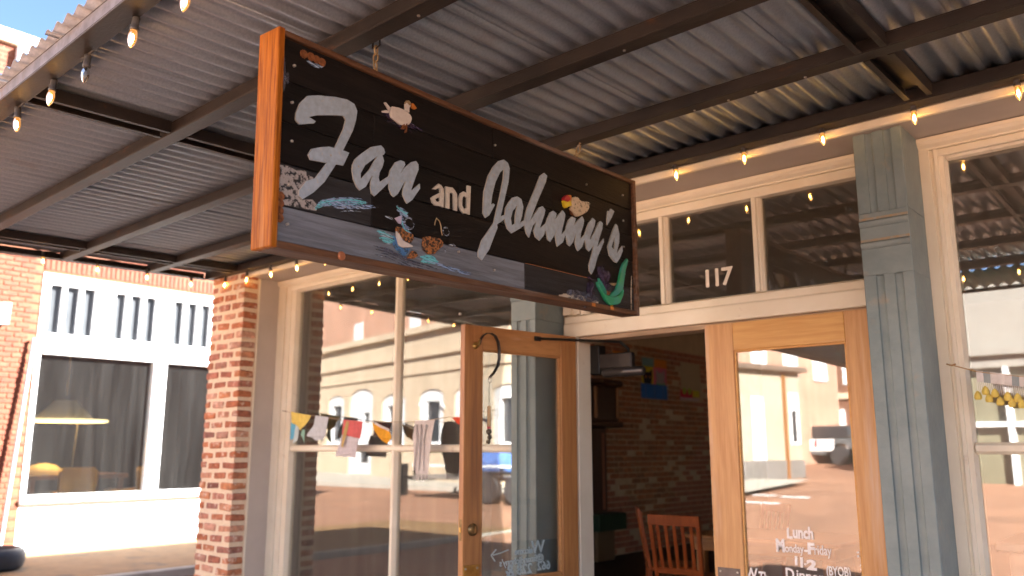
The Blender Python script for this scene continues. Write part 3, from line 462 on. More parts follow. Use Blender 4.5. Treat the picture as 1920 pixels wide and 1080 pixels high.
PRE = '''{"flags":[["yellow",[[-6.146,0.307],[-5.861,0.268],[-5.937,0.186],[-6.009,0.147],[-6.059,0.193],[-6.138,0.217]]],["blue",[[-6.153,0.217],[-6.09,0.202],[-6.103,0.082],[-6.148,0.069]]],["pale",[[-6.095,0.194],[-6.04,0.179],[-6.069,0.068],[-6.112,0.037]]],["sage",[[-5.996,0.156],[-5.966,0.152],[-5.957,0.041],[-6.023,0.112]]],["patch",[[-5.802,0.267],[-5.621,0.249],[-5.646,0.104],[-5.701,0.07],[-5.772,0.062],[-5.855,0.089],[-5.9,0.098],[-5.887,0.124],[-5.826,0.197]]],["pink",[[-5.418,0.223],[-5.184,0.206],[-5.216,0.075],[-5.425,0.106]]],["linen",[[-5.443,0.106],[-5.228,0.075],[-5.252,-0.072],[-5.508,-0.061]]],["gold",[[-5.376,0.21],[-5.342,0.209],[-5.397,0.01],[-5.424,0.01]]],["orange",[[-5.068,0.192],[-5.029,0.179],[-4.872,0.124],[-4.84,0.08],[-4.898,0.033],[-5.006,0.094],[-5.039,0.13]]],["white",[[-5.034,0.199],[-4.858,0.14],[-4.87,0.124],[-5.04,0.183]]],["lace",[[-4.585,0.198],[-4.377,0.201],[-4.387,0.152],[-4.41,0.002],[-4.433,-0.185],[-4.561,-0.18],[-4.595,-0.037],[-4.616,0.078]]],["red",[[-4.204,0.212],[-4.089,0.217],[-4.13,0.159]]]],"line":[[-6.276,0.315],[-6.14,0.298],[-5.746,0.257],[-5.461,0.225],[-5.064,0.196],[-4.524,0.193],[-4.169,0.222],[-3.791,0.256]],"in":[["red",[[-6.328,1.412],[-5.919,1.423],[-6.02,1.296],[-6.292,1.352]]],["grey",[[-5.608,1.418],[-5.422,1.385],[-5.308,1.286],[-5.32,1.222],[-5.631,1.295]]],["teal",[[-5.013,1.169],[-4.898,1.138],[-4.846,1.079],[-4.896,1.053],[-5.024,1.079],[-5.064,1.138]]],["red",[[-4.897,1.133],[-4.735,1.094],[-4.771,1.036],[-4.845,1.052]]],["teal",[[-6.773,1.503],[-6.634,1.486],[-6.697,1.419],[-6.759,1.432]]],["rose",[[-4.566,0.994],[-4.536,1.004],[-4.363,0.94],[-4.449,0.944]]]],"rline":[[-0.977,0.376],[-0.871,0.338],[-0.772,0.318],[-0.652,0.299]],"tass":[[-0.876,0.23],[-0.844,0.25],[-0.833,0.217],[-0.808,0.237],[-0.791,0.201],[-0.76,0.221],[-0.746,0.193],[-0.722,0.213],[-0.71,0.187]],"rcloth":[[-0.875,0.343],[-0.681,0.306],[-0.686,0.26],[-0.876,0.293]]}'''
# ------------------------------------------------------------------ canopy
RZ = lambda y: 1.54+.025*(y-3.95)          # underside of the steel
can = thing('metal_canopy', 'corrugated metal canopy on dark steel purlins over the pavement', 'canopy', (-2.3, 2.6, 1.5))
SK = -.018
def purlin(y_far, wd, ht, mat, name='purlin', near=False, xa=-7.13, xb=5.0, sk=SK):
    f = lambda x: y_far+sk*(x+2.5)
    ya, yb = (0, wd) if near else (-wd, 0)
    t_ = .006; z0 = RZ(y_far)
    mb = MB()
    # C section: web toward the street, flanges running back
    for (p0, p1, q0, q1) in ((ya, yb, 0, t_), (ya, ya+t_, t_, ht), (ya, yb, ht, ht+t_)):
        mb.add([(xa, f(xa)+p0, z0+q0), (xb, f(xb)+p0, z0+q0), (xb, f(xb)+p1, z0+q0), (xa, f(xa)+p1, z0+q0),
                (xa, f(xa)+p0, z0+q1), (xb, f(xb)+p0, z0+q1), (xb, f(xb)+p1, z0+q1), (xa, f(xa)+p1, z0+q1)],
               [(0,3,2,1),(4,5,6,7),(0,1,5,4),(1,2,6,5),(2,3,7,6),(3,0,4,7)])
    return mb.build(name, mat, can, bevel=.002)
o = purlin(1.075, .085, .060, lit_steel, 'edge_channel', near=True)
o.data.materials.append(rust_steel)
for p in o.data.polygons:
    if p.normal.z < -.5: p.material_index = 1  # underside takes the dark steel, so its shade is put into the colour
for y in (1.845, 2.578, 3.300): purlin(y, .075, .055, rust_steel)
purlin(3.946, .085, .058, rust_steel, 'wall_channel', sk=0)
def rafter(x0, x1, deep=.058):
    mb = MB(); t_ = .006
    ys = [1.10, 1.765, 1.847, 2.50, 2.582, 3.222, 3.304, 3.86]
    for i in range(0, 8, 2):
        a, b = ys[i]+.004, ys[i+1]-.004
        a += SK*(x0+2.5); b += SK*(x0+2.5)
        za, zb = RZ(a)+.002, RZ(b)+.002
        for (p0, p1, q0, q1) in ((x0, x0+t_, 0, deep), (x1-t_, x1, 0, deep), (x0+t_, x1-t_, deep-t_, deep), (x0+t_, x0+.024, 0, t_), (x1-.024, x1-t_, 0, t_)):
            mb.add([(p0, a, za+q0), (p1, a, za+q0), (p1, b, zb+q0), (p0, b, zb+q0), (p0, a, za+q1), (p1, a, za+q1), (p1, b, zb+q1), (p0, b, zb+q1)],
                   [(0,3,2,1),(4,5,6,7),(0,1,5,4),(1,2,6,5),(2,3,7,6),(3,0,4,7)])
    return mb.build('rafter', rust_steel, can)
for x in (-6.69, -3.83, -.972, 1.89): rafter(x, x+.118)
mb = MB(); t_ = .006
for i in range(1):
    a, b = 1.165+.08, 3.86; za, zb = RZ(a), RZ(b)
    for (p0, p1, q0, q1) in ((-7.145, -7.065, -.002, .004), (-7.145, -7.139, .004, .06)):
        mb.add([(p0, a, za+q0), (p1, a, za+q0), (p1, b, zb+q0), (p0, b, zb+q0), (p0, a, za+q1), (p1, a, za+q1), (p1, b, zb+q1), (p0, b, zb+q1)],
               [(0,3,2,1),(4,5,6,7),(0,1,5,4),(1,2,6,5),(2,3,7,6),(3,0,4,7)])
mb.build('end_channel', rust_steel, can)
PW = .0935
def sheet(x0, nw, lift):
    mb = MB(); per = 12; ys = [1.035, 1.9, 2.6, 3.3, 4.03]; n = nw*per+1
    for y in ys:
        for i in range(n):
            ph = i/per*6.28319
            mb.v.append(Vector((x0+i*PW/per, y+SK*(x0+2.5)*(1 if y < 3.5 else 0), RZ(y)+.0655+.0140+lift+.0135*math.sin(ph)+.0015*math.sin(2*ph))))
    for j in range(len(ys)-1):
        for i in range(n-1):
            a = j*n+i; mb.f.append((a+n, a+n+1, a+1, a))
    o = mb.build('roof_sheet', steel_roof, can, smooth='all')
    sm = o.modifiers.new('thickness', 'SOLIDIFY'); sm.thickness = .0012
    return o
x = -7.19; k = 0
while x < 4.6:
    sheet(x, 8, .0025*(k % 2)); x += 7*PW; k += 1
# fixing screws and clips seen on the purlins
sb = []
for (x, y) in ((-1.72, 3.285), (-1.55, 3.282), (-1.42, 3.28), (-1.2, 3.276), (-1.62, 2.55), (-2.0, 1.83)):
    MB().lathe([(.006, -.004), (.006, 0)], (x, y-.02, RZ(y)), n=6).build('bolt', screwm, can)
# neighbouring teal awning that carries the shade on along the street edge
aw = thing('teal_awning', 'strip of teal corrugated awning past the street edge of the canopy', 'awning', (1, .85, 1.45))
mb = MB(); n = 12*40+1
for y, z in ((.55, 1.40), (1.02, 1.47)):
    for i in range(n): mb.v.append(Vector((-2.0+i*PW/12, y, z+.014*math.sin(i/12*6.28319))))
for i in range(n-1): mb.f.append((i+n, i+n+1, i+1, i))
o = mb.build('awning_sheet', tealm, aw, smooth='all'); sm = o.modifiers.new('thickness', 'SOLIDIFY'); sm.thickness = .0015
B(-2.0, 1.75, .55, .59, 1.355, 1.383).build('edge_bar', rust_steel, aw)

# ------------------------------------------------------------------ string lights
bulb_glass_lit = None
def bulbmat(name, lit):
    mt, t, o = nodes(name); N = t.nodes.new; K = t.links.new
    tr = N('ShaderNodeBsdfTransparent'); tr.inputs[0].default_value = (1, .70, .30, 1) if lit else (.88, .86, .82, 1)
    gl = N('ShaderNodeBsdfGlossy'); gl.inputs['Roughness'].default_value = .05
    lw = N('ShaderNodeLayerWeight'); lw.inputs[0].default_value = .45
    m1 = N('ShaderNodeMixShader'); K(lw.outputs['Fresnel'], m1.inputs[0]); K(tr.outputs[0], m1.inputs[1]); K(gl.outputs[0], m1.inputs[2])
    if lit:
        em = N('ShaderNodeEmission'); em.inputs[0].default_value = (1, .40, .08, 1); em.inputs[1].default_value = .07
        ad = N('ShaderNodeAddShader'); K(m1.outputs[0], ad.inputs[0]); K(em.outputs[0], ad.inputs[1]); K(ad.outputs[0], o.inputs[0])
    else: K(m1.outputs[0], o.inputs[0])
    mt.cycles.emission_sampling = 'NONE'
    return mt
BL_LIT, BL_OFF = bulbmat('lit_bulb_glass', 1), bulbmat('unlit_bulb_glass', 0)
CORE = emit('bulb_filament', (1, .66, .32), 9)
def lathe_mesh(name, prof, mat, n=14):
    mb = MB().lathe(prof, (0, 0, 0), n=n); me = bpy.data.meshes.new(name); me.from_pydata(mb.v, [], mb.f); me.update(); me.materials.append(mat)
    for p in me.polygons: p.use_smooth = True
    return me
prof_s = [(.006, .052), (.0125, .050), (.0135, .044), (.0125, .040), (.013, .012), (.015, .008), (.0145, 0)]
prof_b = [(.010, .004), (.0122, -.006), (.0148, -.018), (.0155, -.027), (.0140, -.041), (.010, -.053), (.0045, -.063), (.0008, -.067)]
prof_c = [(.001, -.014), (.0045, -.021), (.0062, -.031), (.005, -.042), (.001, -.049)]
ms_s, ms_bl, ms_bo, ms_c = lathe_mesh('socket', prof_s, socketm), lathe_mesh('bulb', prof_b, BL_LIT), lathe_mesh('bulb', prof_b, BL_OFF), lathe_mesh('filament', prof_c, CORE, 6)
def lights(label, pts, off=(), watt=.9):
    """pts: bulb centres in order; each hangs from a cord that sags between its clips"""
    t = thing('string_lights', label, 'lights', Vector(pts[len(pts)//2])+Vector((0, 0, .1)))
    mb = MB(); path = []
    for i, p in enumerate(pts):
        p = Vector(p); top = p+Vector((0, 0, .085)); path.append(top)
        if i < len(pts)-1:
            q = Vector(pts[i+1])+Vector((0, 0, .085))
            for a in (.25, .5, .75): path.append(top.lerp(q, a)+Vector((0, 0, .018*math.sin(a*3.14159)+random.uniform(-.004, .004))))
    for s_ in (-1, 1):
        mb.tube([p+Vector((0, .0028*s_*math.cos(i*1.3), .0028*s_*math.sin(i*1.3))) for i, p in enumerate(path)], .0026, n=5)
    mb.build('cord', cordm, t, smooth=True)
    for i, p in enumerate(pts):
        p = Vector(p)+Vector((0, 0, .036)); lean = (random.uniform(-.12, .12), random.uniform(-.12, .12), 0)
        s_ = inst('socket', ms_s, p, t, rot=lean)
        on = i not in off
        b_ = bpy.data.objects.new('bulb', ms_bl if on else ms_bo); COL.objects.link(b_); b_.parent = s_; WLOC[b_.name] = p
        if on:
            c_ = bpy.data.objects.new('filament', ms_c); COL.objects.link(c_); c_.parent = s_; WLOC[c_.name] = p
    return t
wx = [-6.86+.3775*i for i in range(11)]+[-2.80+.0, -2.50, -2.194, -1.79, -1.38, -.959, -.545, -.14, .27, .68, 1.09, 1.5]
wx = [-6.861, -6.499, -6.127, -5.749, -5.364, -4.97, -4.58, -4.18, -3.79, -3.39, -2.99, -2.60, -2.194, -1.79, -1.38, -.959, -.545, -.13, .28, .69, 1.1]
lights('string of warm lit bulbs under the steel channel along the shop wall', [(x, 3.915, 1.458+.02*(i > 10)) for i, x in enumerate(wx)])
lights('short string of lit bulbs along the canopy end beside the white-fronted building', [(-7.1, y, 1.467) for y in (1.60, 2.03, 2.455, 2.88, 3.305, 3.716)])
ex = [-6.9, -6.5, -6.1, -5.7, -5.3, -4.95, -4.6, -4.23, -3.872, -3.478, -3.135, -2.733, -2.356, -1.97, -1.6, -1.2, -.8, -.4, 0, .4]
lights('string of warm bulbs along the street edge of the canopy, one of them dark', [(x, 1.150+SK*(x+2.5), 1.378+.008*(i % 2)) for i, x in enumerate(ex)], off=(10,))

# ------------------------------------------------------------------ the hanging sign
TR = json.loads(TRACE)
SO = Vector((-2.2477131, 1.4310775, .6267956)); SU = Vector((-.0409735, .9987927, .0270967)); SV = Vector((.0136996, -.0265553, .9995535)); SN = Vector((.9990663, .0413264, -.012595))
FR = (SO, SU, SV, SN); SW, SH, TH = 2.3117, .7405, .112
P = lambda u, v, n=0: SO+SU*u+SV*v+SN*n
sg = thing('hanging_sign', 'long black plank sign with silver lettering reading Fan and Johnny\'s, hung on chains', 'sign', P(SW/2, 0, -.05))
FT = .020
def sbox(u0, u1, v0, v1, n0, n1, name, mat, bev=.003):
    return MB().obox(P(u0, v0, n0), SU*(u1-u0), SV*(v1-v0), SN*(n1-n0)).build(name, mat, sg, bevel=bev)
o = sbox(0, .026, 0, SH+.004, -TH, 0, 'end_board', cedar_end, .004); o['label'] = 'bright orange cedar end board'
sbox(SW-.024, SW, 0, SH, -TH, 0, 'end_board', cedar)
def board(v0, v1, n0, n1, name, mat, sag):
    mb = MB(); k = 14
    for i in range(k+1):
        u = .0265+(SW-.051)*i/k; s_ = -sag*(1-(2*i/k-1)**2)
        mb.v += [P(u, v0+s_, n0), P(u, v1+s_, n0), P(u, v1+s_, n1), P(u, v0+s_, n1)]
    for i in range(k):
        for j in range(4): a, b = i*4+j, i*4+(j+1) % 4; mb.f.append((a, a+4, b+4, b))
    mb.f += [(0, 1, 2, 3), tuple(4*k+j for j in (3, 2, 1, 0))]
    return mb.build(name, mat, sg, bevel=.003)
board(SH-FT, SH, -TH+.002, -.002, 'top_board', cedar, .010)
board(0, FT+.004, -TH+.002, -.001, 'bottom_board', cedar, .002)
for v0, v1, sp in ((.004, .145, (1.338,)), (.145, .288, (.4326, 1.7)), (.288, .428, (.9,)), (.428, .572, (.4378, 1.55)), (.572, .722, (1.12,))):
    us = [.026, *sp, SW-.024]
    for i in range(len(us)-1):
        d_ = random.uniform(-.003, .001)
        mt_ = (plank_grey if i == 0 else plank_mid) if v0 < .01 else (plank_mid if v0 < .15 and i == 0 else plank)
        sbox(us[i]+.0008, us[i+1]-.0008, v0+.0014, v1-.0014, -.036, -.017+d_, 'plank', mt_, .002)
        sbox(us[i]+.0008, us[i+1]-.0008, v0+.0014, v1-.0014, -TH+.004, -TH+.022, 'plank', plank, .002)
sbox(.03, SW-.03, .03, SH-.03, -TH+.023, -.0365, 'backing', blackm, 0)
sbox(1.345, 1.86, .1436, .1452, -.022, -.0165, 'raw_board_edge', pm('raw_edge', (.45, .17, .05), rough=.6), 0)
nm = {'F': 'letter_f', 'an': 'letters_an', 'a': 'letter_a', 'n': 'letter_n', 'd': 'letter_d', 'Johnny': 'letters_johnny', 'apostrophe': 'apostrophe', 's': 'letter_s'}
for k, loops in TR['L'].items():
    small = k in 'and' and len(k) == 1
    o = MB().poly(loops, FR, -.0165, -.0090 if small else -.0105).build(nm[k], whitemetal if small else galv, sg)
    o.data.materials.append(galv_edge)
    for p in o.data.polygons:
        if abs(p.normal.dot(SN)) < .5: p.material_index = 1
def art(keys, name, mat, n0, n1, par): 
    for k in keys: MB().poly([TR['A'][k]], FR, n0, n1).build(name, mat, par, bevel=.0012)
wh = pm('chalky_white', (.66, .62, .58), (.55, .50, .47), scale=25, rough=.7)
org = pm('orange_paint', (.60, .22, .03), (.42, .13, .02), scale=30, rough=.5)
rdp = pm('red_paint', (.55, .03, .05), (.38, .02, .03), scale=40, rough=.4)
yel = pm('yellow_paint', (.72, .58, .03), (.6, .42, .02), scale=40, rough=.4)
grn = pm('green_glaze', (.035, .33, .14), (.05, .30, .26), scale=14, rough=.25, coat=.4)
blu = pm('sky_blue_paint', (.10, .32, .55), (.05, .14, .38), scale=30, rough=.5)
hensp = pm('speckled_hen', (.58, .47, .33), (.10, .09, .06), scale=75, lo=.56, hi=.62, rough=.6, c3=(.7, .62, .5), s3=20)
tinm = pm('tin_scrap', (.45, .37, .22), (.28, .18, .09), scale=30, rough=.5, metal=.4)
dk = MB().poly([TR['A']['duck_body']], FR, -.0165, -.006).build('tin_duck', wh, sg, bevel=.002)
art(['duck_neck'], 'neck', wh, -.0165, -.0085, dk); art(['duck_crown'], 'crown', tinm, -.010, -.0065, dk); art(['duck_beak'], 'beak', org, -.0165, -.007, dk)
art(['duck_tail', 'duck_tail2'], 'tail_feather', wh, -.0165, -.010, dk); art(['duck_leg', 'duck_leg2'], 'leg', rustcap, -.0165, -.0045, dk)
hn = MB().poly([TR['A']['hen_body']], FR, -.0165, .004).build('speckled_hen', hensp, sg, bevel=.005)
art(['hen_comb'], 'comb', rdp, -.014, .006, hn); art(['hen_orange'], 'head', org, -.0165, -.002, hn); art(['hen_beak'], 'beak', yel, -.0165, .001, hn); art(['hen_foot'], 'foot', rustcap, -.0165, -.008, hn)
bd = MB().poly([TR['A']['bird_body']], FR, -.0165, .004).build('glazed_bird', grn, sg, bevel=.004)
art(['bird_wing', 'bird_wing2'], 'wing', grn, -.0165, -.003, bd); art(['bird_red'], 'throat', rustcap, -.0165, -.002, bd); art(['bird_foot'], 'foot', yel, -.0165, -.006, bd); art(['bird_cream'], 'crest', tinm, -.0165, -.010, bd)
fs = MB().poly([TR['A']['fish2']], FR, -.0165, -.008).build('rusty_fish', rustfil, sg, bevel=.002)
for k in ('fish1', 'fish3'): MB().poly([TR['A'][k]], FR, -.0165, -.009).build('rusty_fish', rustfil, sg, bevel=.002)
MB().poly([TR['A']['fish_fin']], FR, -.0165, -.0105).build('fish_fin', wh, sg); MB().poly([TR['A']['fish_tail']], FR, -.0165, -.012).build('fish_tail', pm('lilac', (.38, .32, .5), (.55, .48, .6), scale=20, rough=.6), sg)
MB().poly([TR['A']['fish_blue']], FR, -.0168, -.0150).build('painted_body', alphanoise('blue_body', (.10, .30, .50), (.03, .06, .22), 45, .38, .5), sg)
MB().poly([TR['A']['flake']], FR, -.0175, -.0155).build('flaking_paint', alphanoise('flaking_white', (.42, .40, .39), (.30, .27, .25), 58, .47, .50), sg)
MB().tube([P(a, b, -.012) for a, b in TR['S']['hook']], .0022, n=6).build('wire_hook', tinm, sg, smooth=True)
for u, v in TR['P']['caps']:
    c_ = P(u, v, -.0165); cp = MB(); n_ = 20
    pr = [(.0150, 0), (.0145, .003), (.0120, .006), (.0075, .0045), (.001, .0035)]
    cp.lathe(pr, c_, ax=(SU, SV, SN), n=n_)
    for i in range(0, n_, 2): cp.v[i] = c_+(cp.v[i]-c_)*1.10; cp.v[i+1] = c_+(cp.v[i+1]-c_)*.96
    cp.build('bottle_cap', rustcap, sg)
MB().lathe([(.016, 0), (.0155, .004), (.011, .007), (.001, .006)], P(.285, .012, 0), ax=(SU, SV, SN), n=14).build('bottle_cap', pm('copper_cap', (.5, .2, .1), rough=.4, metal=.6), sg)
for u in (1.85, 2.02): sbox(u, u+.030, .004, .020, -.001, .0006, 'orange_mark', org, 0)
for u, v in TR['P']['screws']:
    s_ = MB().lathe([(.0052, -.004), (.0052, .0035), (.0036, .0048), (.0014, .0042)], P(u, v, -.0145), ax=(SU, SV, SN), n=8).build('screw', screwm, sg)
# brushed paint: fans of thin strokes
BR = {'cyan': alphanoise('brush_cyan', (.10, .55, .52), (.18, .42, .58), 60, .32, .5, stretch=(1, .5, 3)), 'blue': alphanoise('brush_blue', (.14, .26, .48), (.36, .44, .58), 60, .40, .56, stretch=(1, .5, 3)),
      'white': alphanoise('brush_white', (.42, .48, .56), (.3, .36, .46), 60, .42, .58, stretch=(1, .5, 3)), 'cream': alphanoise('brush_cream', (.62, .55, .43), (.45, .38, .3), 40, .32, .46), 'haze': alphanoise('brush_haze', (.08, .09, .14), (.14, .15, .2), 30, .40, .7), 'purple': alphanoise('brush_purple', (.045, .025, .07), (.07, .05, .11), 30, .40, .7)}
def stroke(path, wd, mat, n=1, spread=0., layer=0):
    mb = MB()
    for q in range(n):
        off = random.uniform(-spread, spread); a0 = random.uniform(0, .25) if n > 1 else 0; a1 = random.uniform(.7, 1.) if n > 1 else 1
        pts = []; m_ = 14
        for i in range(m_+1):
            t_ = a0+(a1-a0)*i/m_; f = t_*(len(path)-1); j = min(int(f), len(path)-2); fr_ = f-j
            u = path[j][0]*(1-fr_)+path[j+1][0]*fr_; v = path[j][1]*(1-fr_)+path[j+1][1]*fr_+off
            pts.append((u, v, wd*random.uniform(.7, 1.1)*(math.sin(3.14159*min(max(i/m_, .04), .97))**.45)))
        o_ = len(mb.v)
        for i, (u, v, h) in enumerate(pts):
            a = pts[max(i-1, 0)]; b = pts[min(i+1, m_)]; du, dv = b[0]-a[0], b[1]-a[1]; l = math.hypot(du, dv) or 1
            for s_ in (-1, 1):
                for dn in (-.0003, 0): mb.v.append(P(u-dv/l*h*s_/2, v+du/l*h*s_/2, -.0148+layer*.0004+q*.00007+dn))
        for i in range(m_):
            a = o_+i*4; b = a+4
            mb.f += [(a+1, b+1, b+3, a+3), (a, a+2, b+2, b), (a, b, b+1, a+1), (a+2, a+3, b+3, b+2)]
        mb.f += [(o_, o_+1, o_+3, o_+2), (o_+4*m_, o_+4*m_+2, o_+4*m_+3, o_+4*m_+1)]
    return mb.build('brush_stroke', mat, sg)
T = TR['S']
stroke(T['cyan'], .022, BR['cyan'], 5, .008, 0); stroke(T['cyan'], .007, BR['blue'], 6, .014, 2); stroke(T['blue'], .007, BR['blue'], 5, .009, 1); stroke(T['blue2'], .006, BR['white'], 4, .012, 2)
for k in ('f1', 'f2', 'f3'): stroke(T[k], .012, BR['cyan'], 3, .006, 0); stroke(T[k], .005, BR['white'], 2, .010, 2)
stroke(T['w1'], .018, BR['cyan'], 4, .010, 0); stroke(T['w2'], .009, BR['blue'], 4, .006, 1); stroke(T['w3'], .008, BR['white'], 2, .003); stroke(T['w4'], .006, BR['haze'], 6, .022)
for k in ('v1', 'v2', 't3'): stroke(T[k], .008, BR['white'], 2, .006)
for k in ('t1', 't2'): stroke(T[k], .013, BR['blue'], 5, .012, 1); stroke(T[k], .006, BR['cyan'], 2, .008, 2)
for k, r_ in (('c1', .0), ('c2', .0)):
    (cu_, cv_), (ru, rv) = TR['C'][k]; r_ = abs(ru-cu_)*.9
    for q in range(2): stroke([(cu_+r_*(1+.15*q)*math.cos(a*.6+q), cv_+r_*(.9+.2*q)*math.sin(a*.6+q)) for a in range(10)], .004, BR['white'], 1, 0, q)
stroke(T['cream1'], .026, BR['cream'], 2, .005); stroke(T['cream2'], .012, BR['cream'], 1); stroke(T['cream3'], .016, BR['cream'], 1); stroke(T['cream1'], .05, BR['haze'], 2, .02, 2)
stroke(T['left1'], .014, BR['haze'], 3, .004); stroke(T['left2'], .012, BR['haze'], 2, .003); stroke(T['left3'], .012, BR['blue'], 2, .004)
stroke(T['purp'], .05, BR['purple'], 5, .03); stroke(T['purp2'], .06, BR['purple'], 4, .03, 1); stroke(T['duckl'], .02, BR['purple'], 5, .02)
# chains
def torus_link(c, L_, wd, r, turn):
    mb = MB(); pts = []
    for i in range(13):
        a = i/12*6.28319; x_ = wd/2*math.cos(a); z_ = L_/2*math.sin(a)*1.0
        pts.append(Vector(c)+Vector((x_*math.cos(turn), x_*math.sin(turn), z_)))
    return mb.tube(pts, r, n=6, cap=False)
def chain(u, label, ptop):
    bot = P(u, SH-.006, -.055); top = Vector(ptop); t = thing('sign_chain', label, 'chain', bot, 'chains the sign hangs from')
    n_ = 4; d_ = (top-bot)/n_
    for i in range(n_): torus_link(bot+d_*(i+.5), d_.length*1.28, .020, .0034, 1.57*(i % 2)+.3).build('link', tinm, t, smooth=True)
    MB().tube([bot+Vector((0, 0, -.004)), bot+Vector((0, 0, .014))], .004, n=6).build('eye_bolt', screwm, t)
    MB().tube([top+Vector((-.02, 0, .06)), top+Vector((-.02, 0, -.002)), top+Vector((0, 0, -.008)), top+Vector((.02, 0, -.002)), top+Vector((.02, 0, .06))], .0035, n=6).build('hook', rust_steel, t, smooth=True)
chain(.47, 'chain on the street end of the hanging sign', (-2.29, 1.862, RZ(1.85)))
chain(1.80, 'chain on the shop end of the hanging sign', (-2.365, 3.265, RZ(3.28)))
# ------------------------------------------------------------------ doors
def door(label, O, U, Nn, Lw, hs, ls, g0, zt, zg, zb, th, gmat, mats):
    """leaf in frame O (hinge foot line), U along the leaf, Nn out of the visible face; hs/ls = stile widths, g0 = top of glass, zb foot"""
    U = Vector(U).normalized(); Nn = Vector(Nn).normalized(); Z = Vector((0, 0, 1)); O = Vector(O)
    ms_, mr_ = mats
    t = thing('door', label, 'door', O+U*Lw/2+Z*zb)
    def bx(s0, s1, z0, z1, n0, n1, nm_, mt_, bev=.003): return MB().obox(O+U*s0+Z*z0+Nn*n0, U*(s1-s0), Z*(z1-z0), Nn*(n1-n0)).build(nm_, mt_, t, bevel=bev)
    bx(0, hs, zb, zt, -th, 0, 'stile', ms_); bx(Lw-ls, Lw, zb, zt, -th, 0, 'stile', ms_)
    bx(hs+.0006, Lw-ls-.0006, g0, zt-.0005, -th+.0008, -.0008, 'top_rail', mr_); bx(hs+.0006, Lw-ls-.0006, zb+.0005, zg, -th+.0008, -.0008, 'bottom_rail', mr_)
    bd_ = .011
    for (a, b, c, d) in ((hs, Lw-ls, g0-bd_, g0), (hs, Lw-ls, zg, zg+bd_), (hs, hs+bd_, zg+bd_, g0-bd_), (Lw-ls-bd_, Lw-ls, zg+bd_, g0-bd_)):
        bx(a+.0003, b-.0003, c, d, -th+.010, -.008, 'glazing_bead', mr_, .002)
    bx(hs+bd_-.003, Lw-ls-bd_+.003, zg+bd_-.003, g0-bd_+.003, -th*.5-.003, -th*.5+.003, 'pane', gmat, 0)
    return t, (O, U, Z, Nn), bx
wt = pm('chalk_white', (.80, .78, .80), rough=.6)
wb = pm('chalk_blue', (.42, .52, .56), rough=.6)
# right-hand leaf, shut
d1, f1, bx1 = door('closed oak-framed glass door with lunch hours written on the glass', (-2.266, 4.302, 0), (1, 0, 0), (0, -1, 0), .962, .172, .172, .536, .692, -.95, -1.43, .045, glass_door, (oak, oakx))
yt = 4.302+.0225-.0036
LET = [('L', -1.856, -0.459, 0.029, 0.053, 0.0035), ('unch', -1.824, -0.457, 0.107, 0.063, 0.003), ('M', -1.918, -0.53, 0.046, 0.067, 0.0045), ('onday', -1.87, -0.542, 0.099, 0.056, 0.001), ('-', -1.769, -0.519, 0.017, 0.01, 0.003), ('F', -1.751, -0.53, 0.036, 0.058, 0.0045), ('riday', -1.716, -0.544, 0.087, 0.062, 0.001), ('1', -1.822, -0.589, 0.013, 0.045, 0.004), ('1', -1.794, -0.597, 0.014, 0.05, 0.004), ('.', -1.774, -0.585, 0.011, 0.01, 0.003), ('2', -1.762, -0.606, 0.052, 0.052, 0.005), ('W', -2.102, -0.687, 0.073, 0.065, 0.002), ('Th', -2.024, -0.696, 0.053, 0.059, 0.0015), ('D', -1.875, -0.666, 0.046, 0.061, 0.002), ('inner', -1.818, -0.661, 0.141, 0.049, 0.0015), ('(BYOB)', -1.661, -0.639, 0.119, 0.061, 0.0018), (':', -1.506, -0.525, 0.01, 0.03, 0.004), (')', -1.491, -0.525, 0.028, 0.035, 0.004), ('A', -1.497, -0.566, 0.026, 0.02, 0.002), ('S', -1.493, -0.585, 0.028, 0.015, 0.003)]
for t_, x_, z_, w_, h_, f_ in LET: put_text('lettering', t_, .08, wt, (x_, yt, z_), (1, 0, 0), (0, 0, 1), d1, off=f_, fit=(w_, h_), rot=random.uniform(-.03, .03))
bx1(.018, .150, -.86, -.632, .0005, .002, 'push_plate', pm('dark_plate', (.10, .085, .085), (.13, .11, .11), scale=20, rough=.35, metal=.6), .001)
for s_ in (.034, .134): MB().lathe([(.006, 0), (.005, .003), (.001, .004)], (-2.266+s_, 4.300, -.652), ax=(Vector((1, 0, 0)), Vector((0, 0, 1)), Vector((0, -1, 0))), n=10).build('screw', screwm, d1)
# left-hand leaf, standing open toward the street; we look at its inner face
H0 = Vector((-3.165, 4.28, 0)); UD = Vector((-.145, -.905, 0)).normalized(); ND = Vector((-UD.y, UD.x, 0))
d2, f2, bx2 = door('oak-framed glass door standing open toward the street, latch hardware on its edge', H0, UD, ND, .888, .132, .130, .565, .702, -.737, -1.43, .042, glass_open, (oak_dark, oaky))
AXD = (UD, Vector((0, 0, 1)), ND)
q = lambda s_, z, n_=0: H0+UD*s_+Vector((0, 0, z))+ND*n_
db = MB().lathe([(.034, .0), (.034, .006), (.028, .010), (.024, .012), (.022, .018), (.006, .020)], q(.822, -.443), ax=AXD, n=20).build('deadbolt', brass_old, d2, smooth=True)
MB().obox(q(.822, -.443, .018)-UD*.005+Vector((0, 0, -.018)), UD*.010, Vector((.004, 0, .036)), ND*.016).build('thumb_turn', brass_old, db, bevel=.002)
bx2(.772, .884, -.86, -.630, .0006, .0025, 'push_plate', brass, .001)
for s_ in (.788, .868): MB().lathe([(.007, 0), (.006, .004), (.001, .005)], q(s_, -.648, .0025), ax=AXD, n=10).build('screw', screwm, d2)
lp = MB().obox(q(.8885, -.50, -.032), UD*.0012, ND*.022, Vector((0, 0, .115))).build('latch_plate', brass_old, d2)
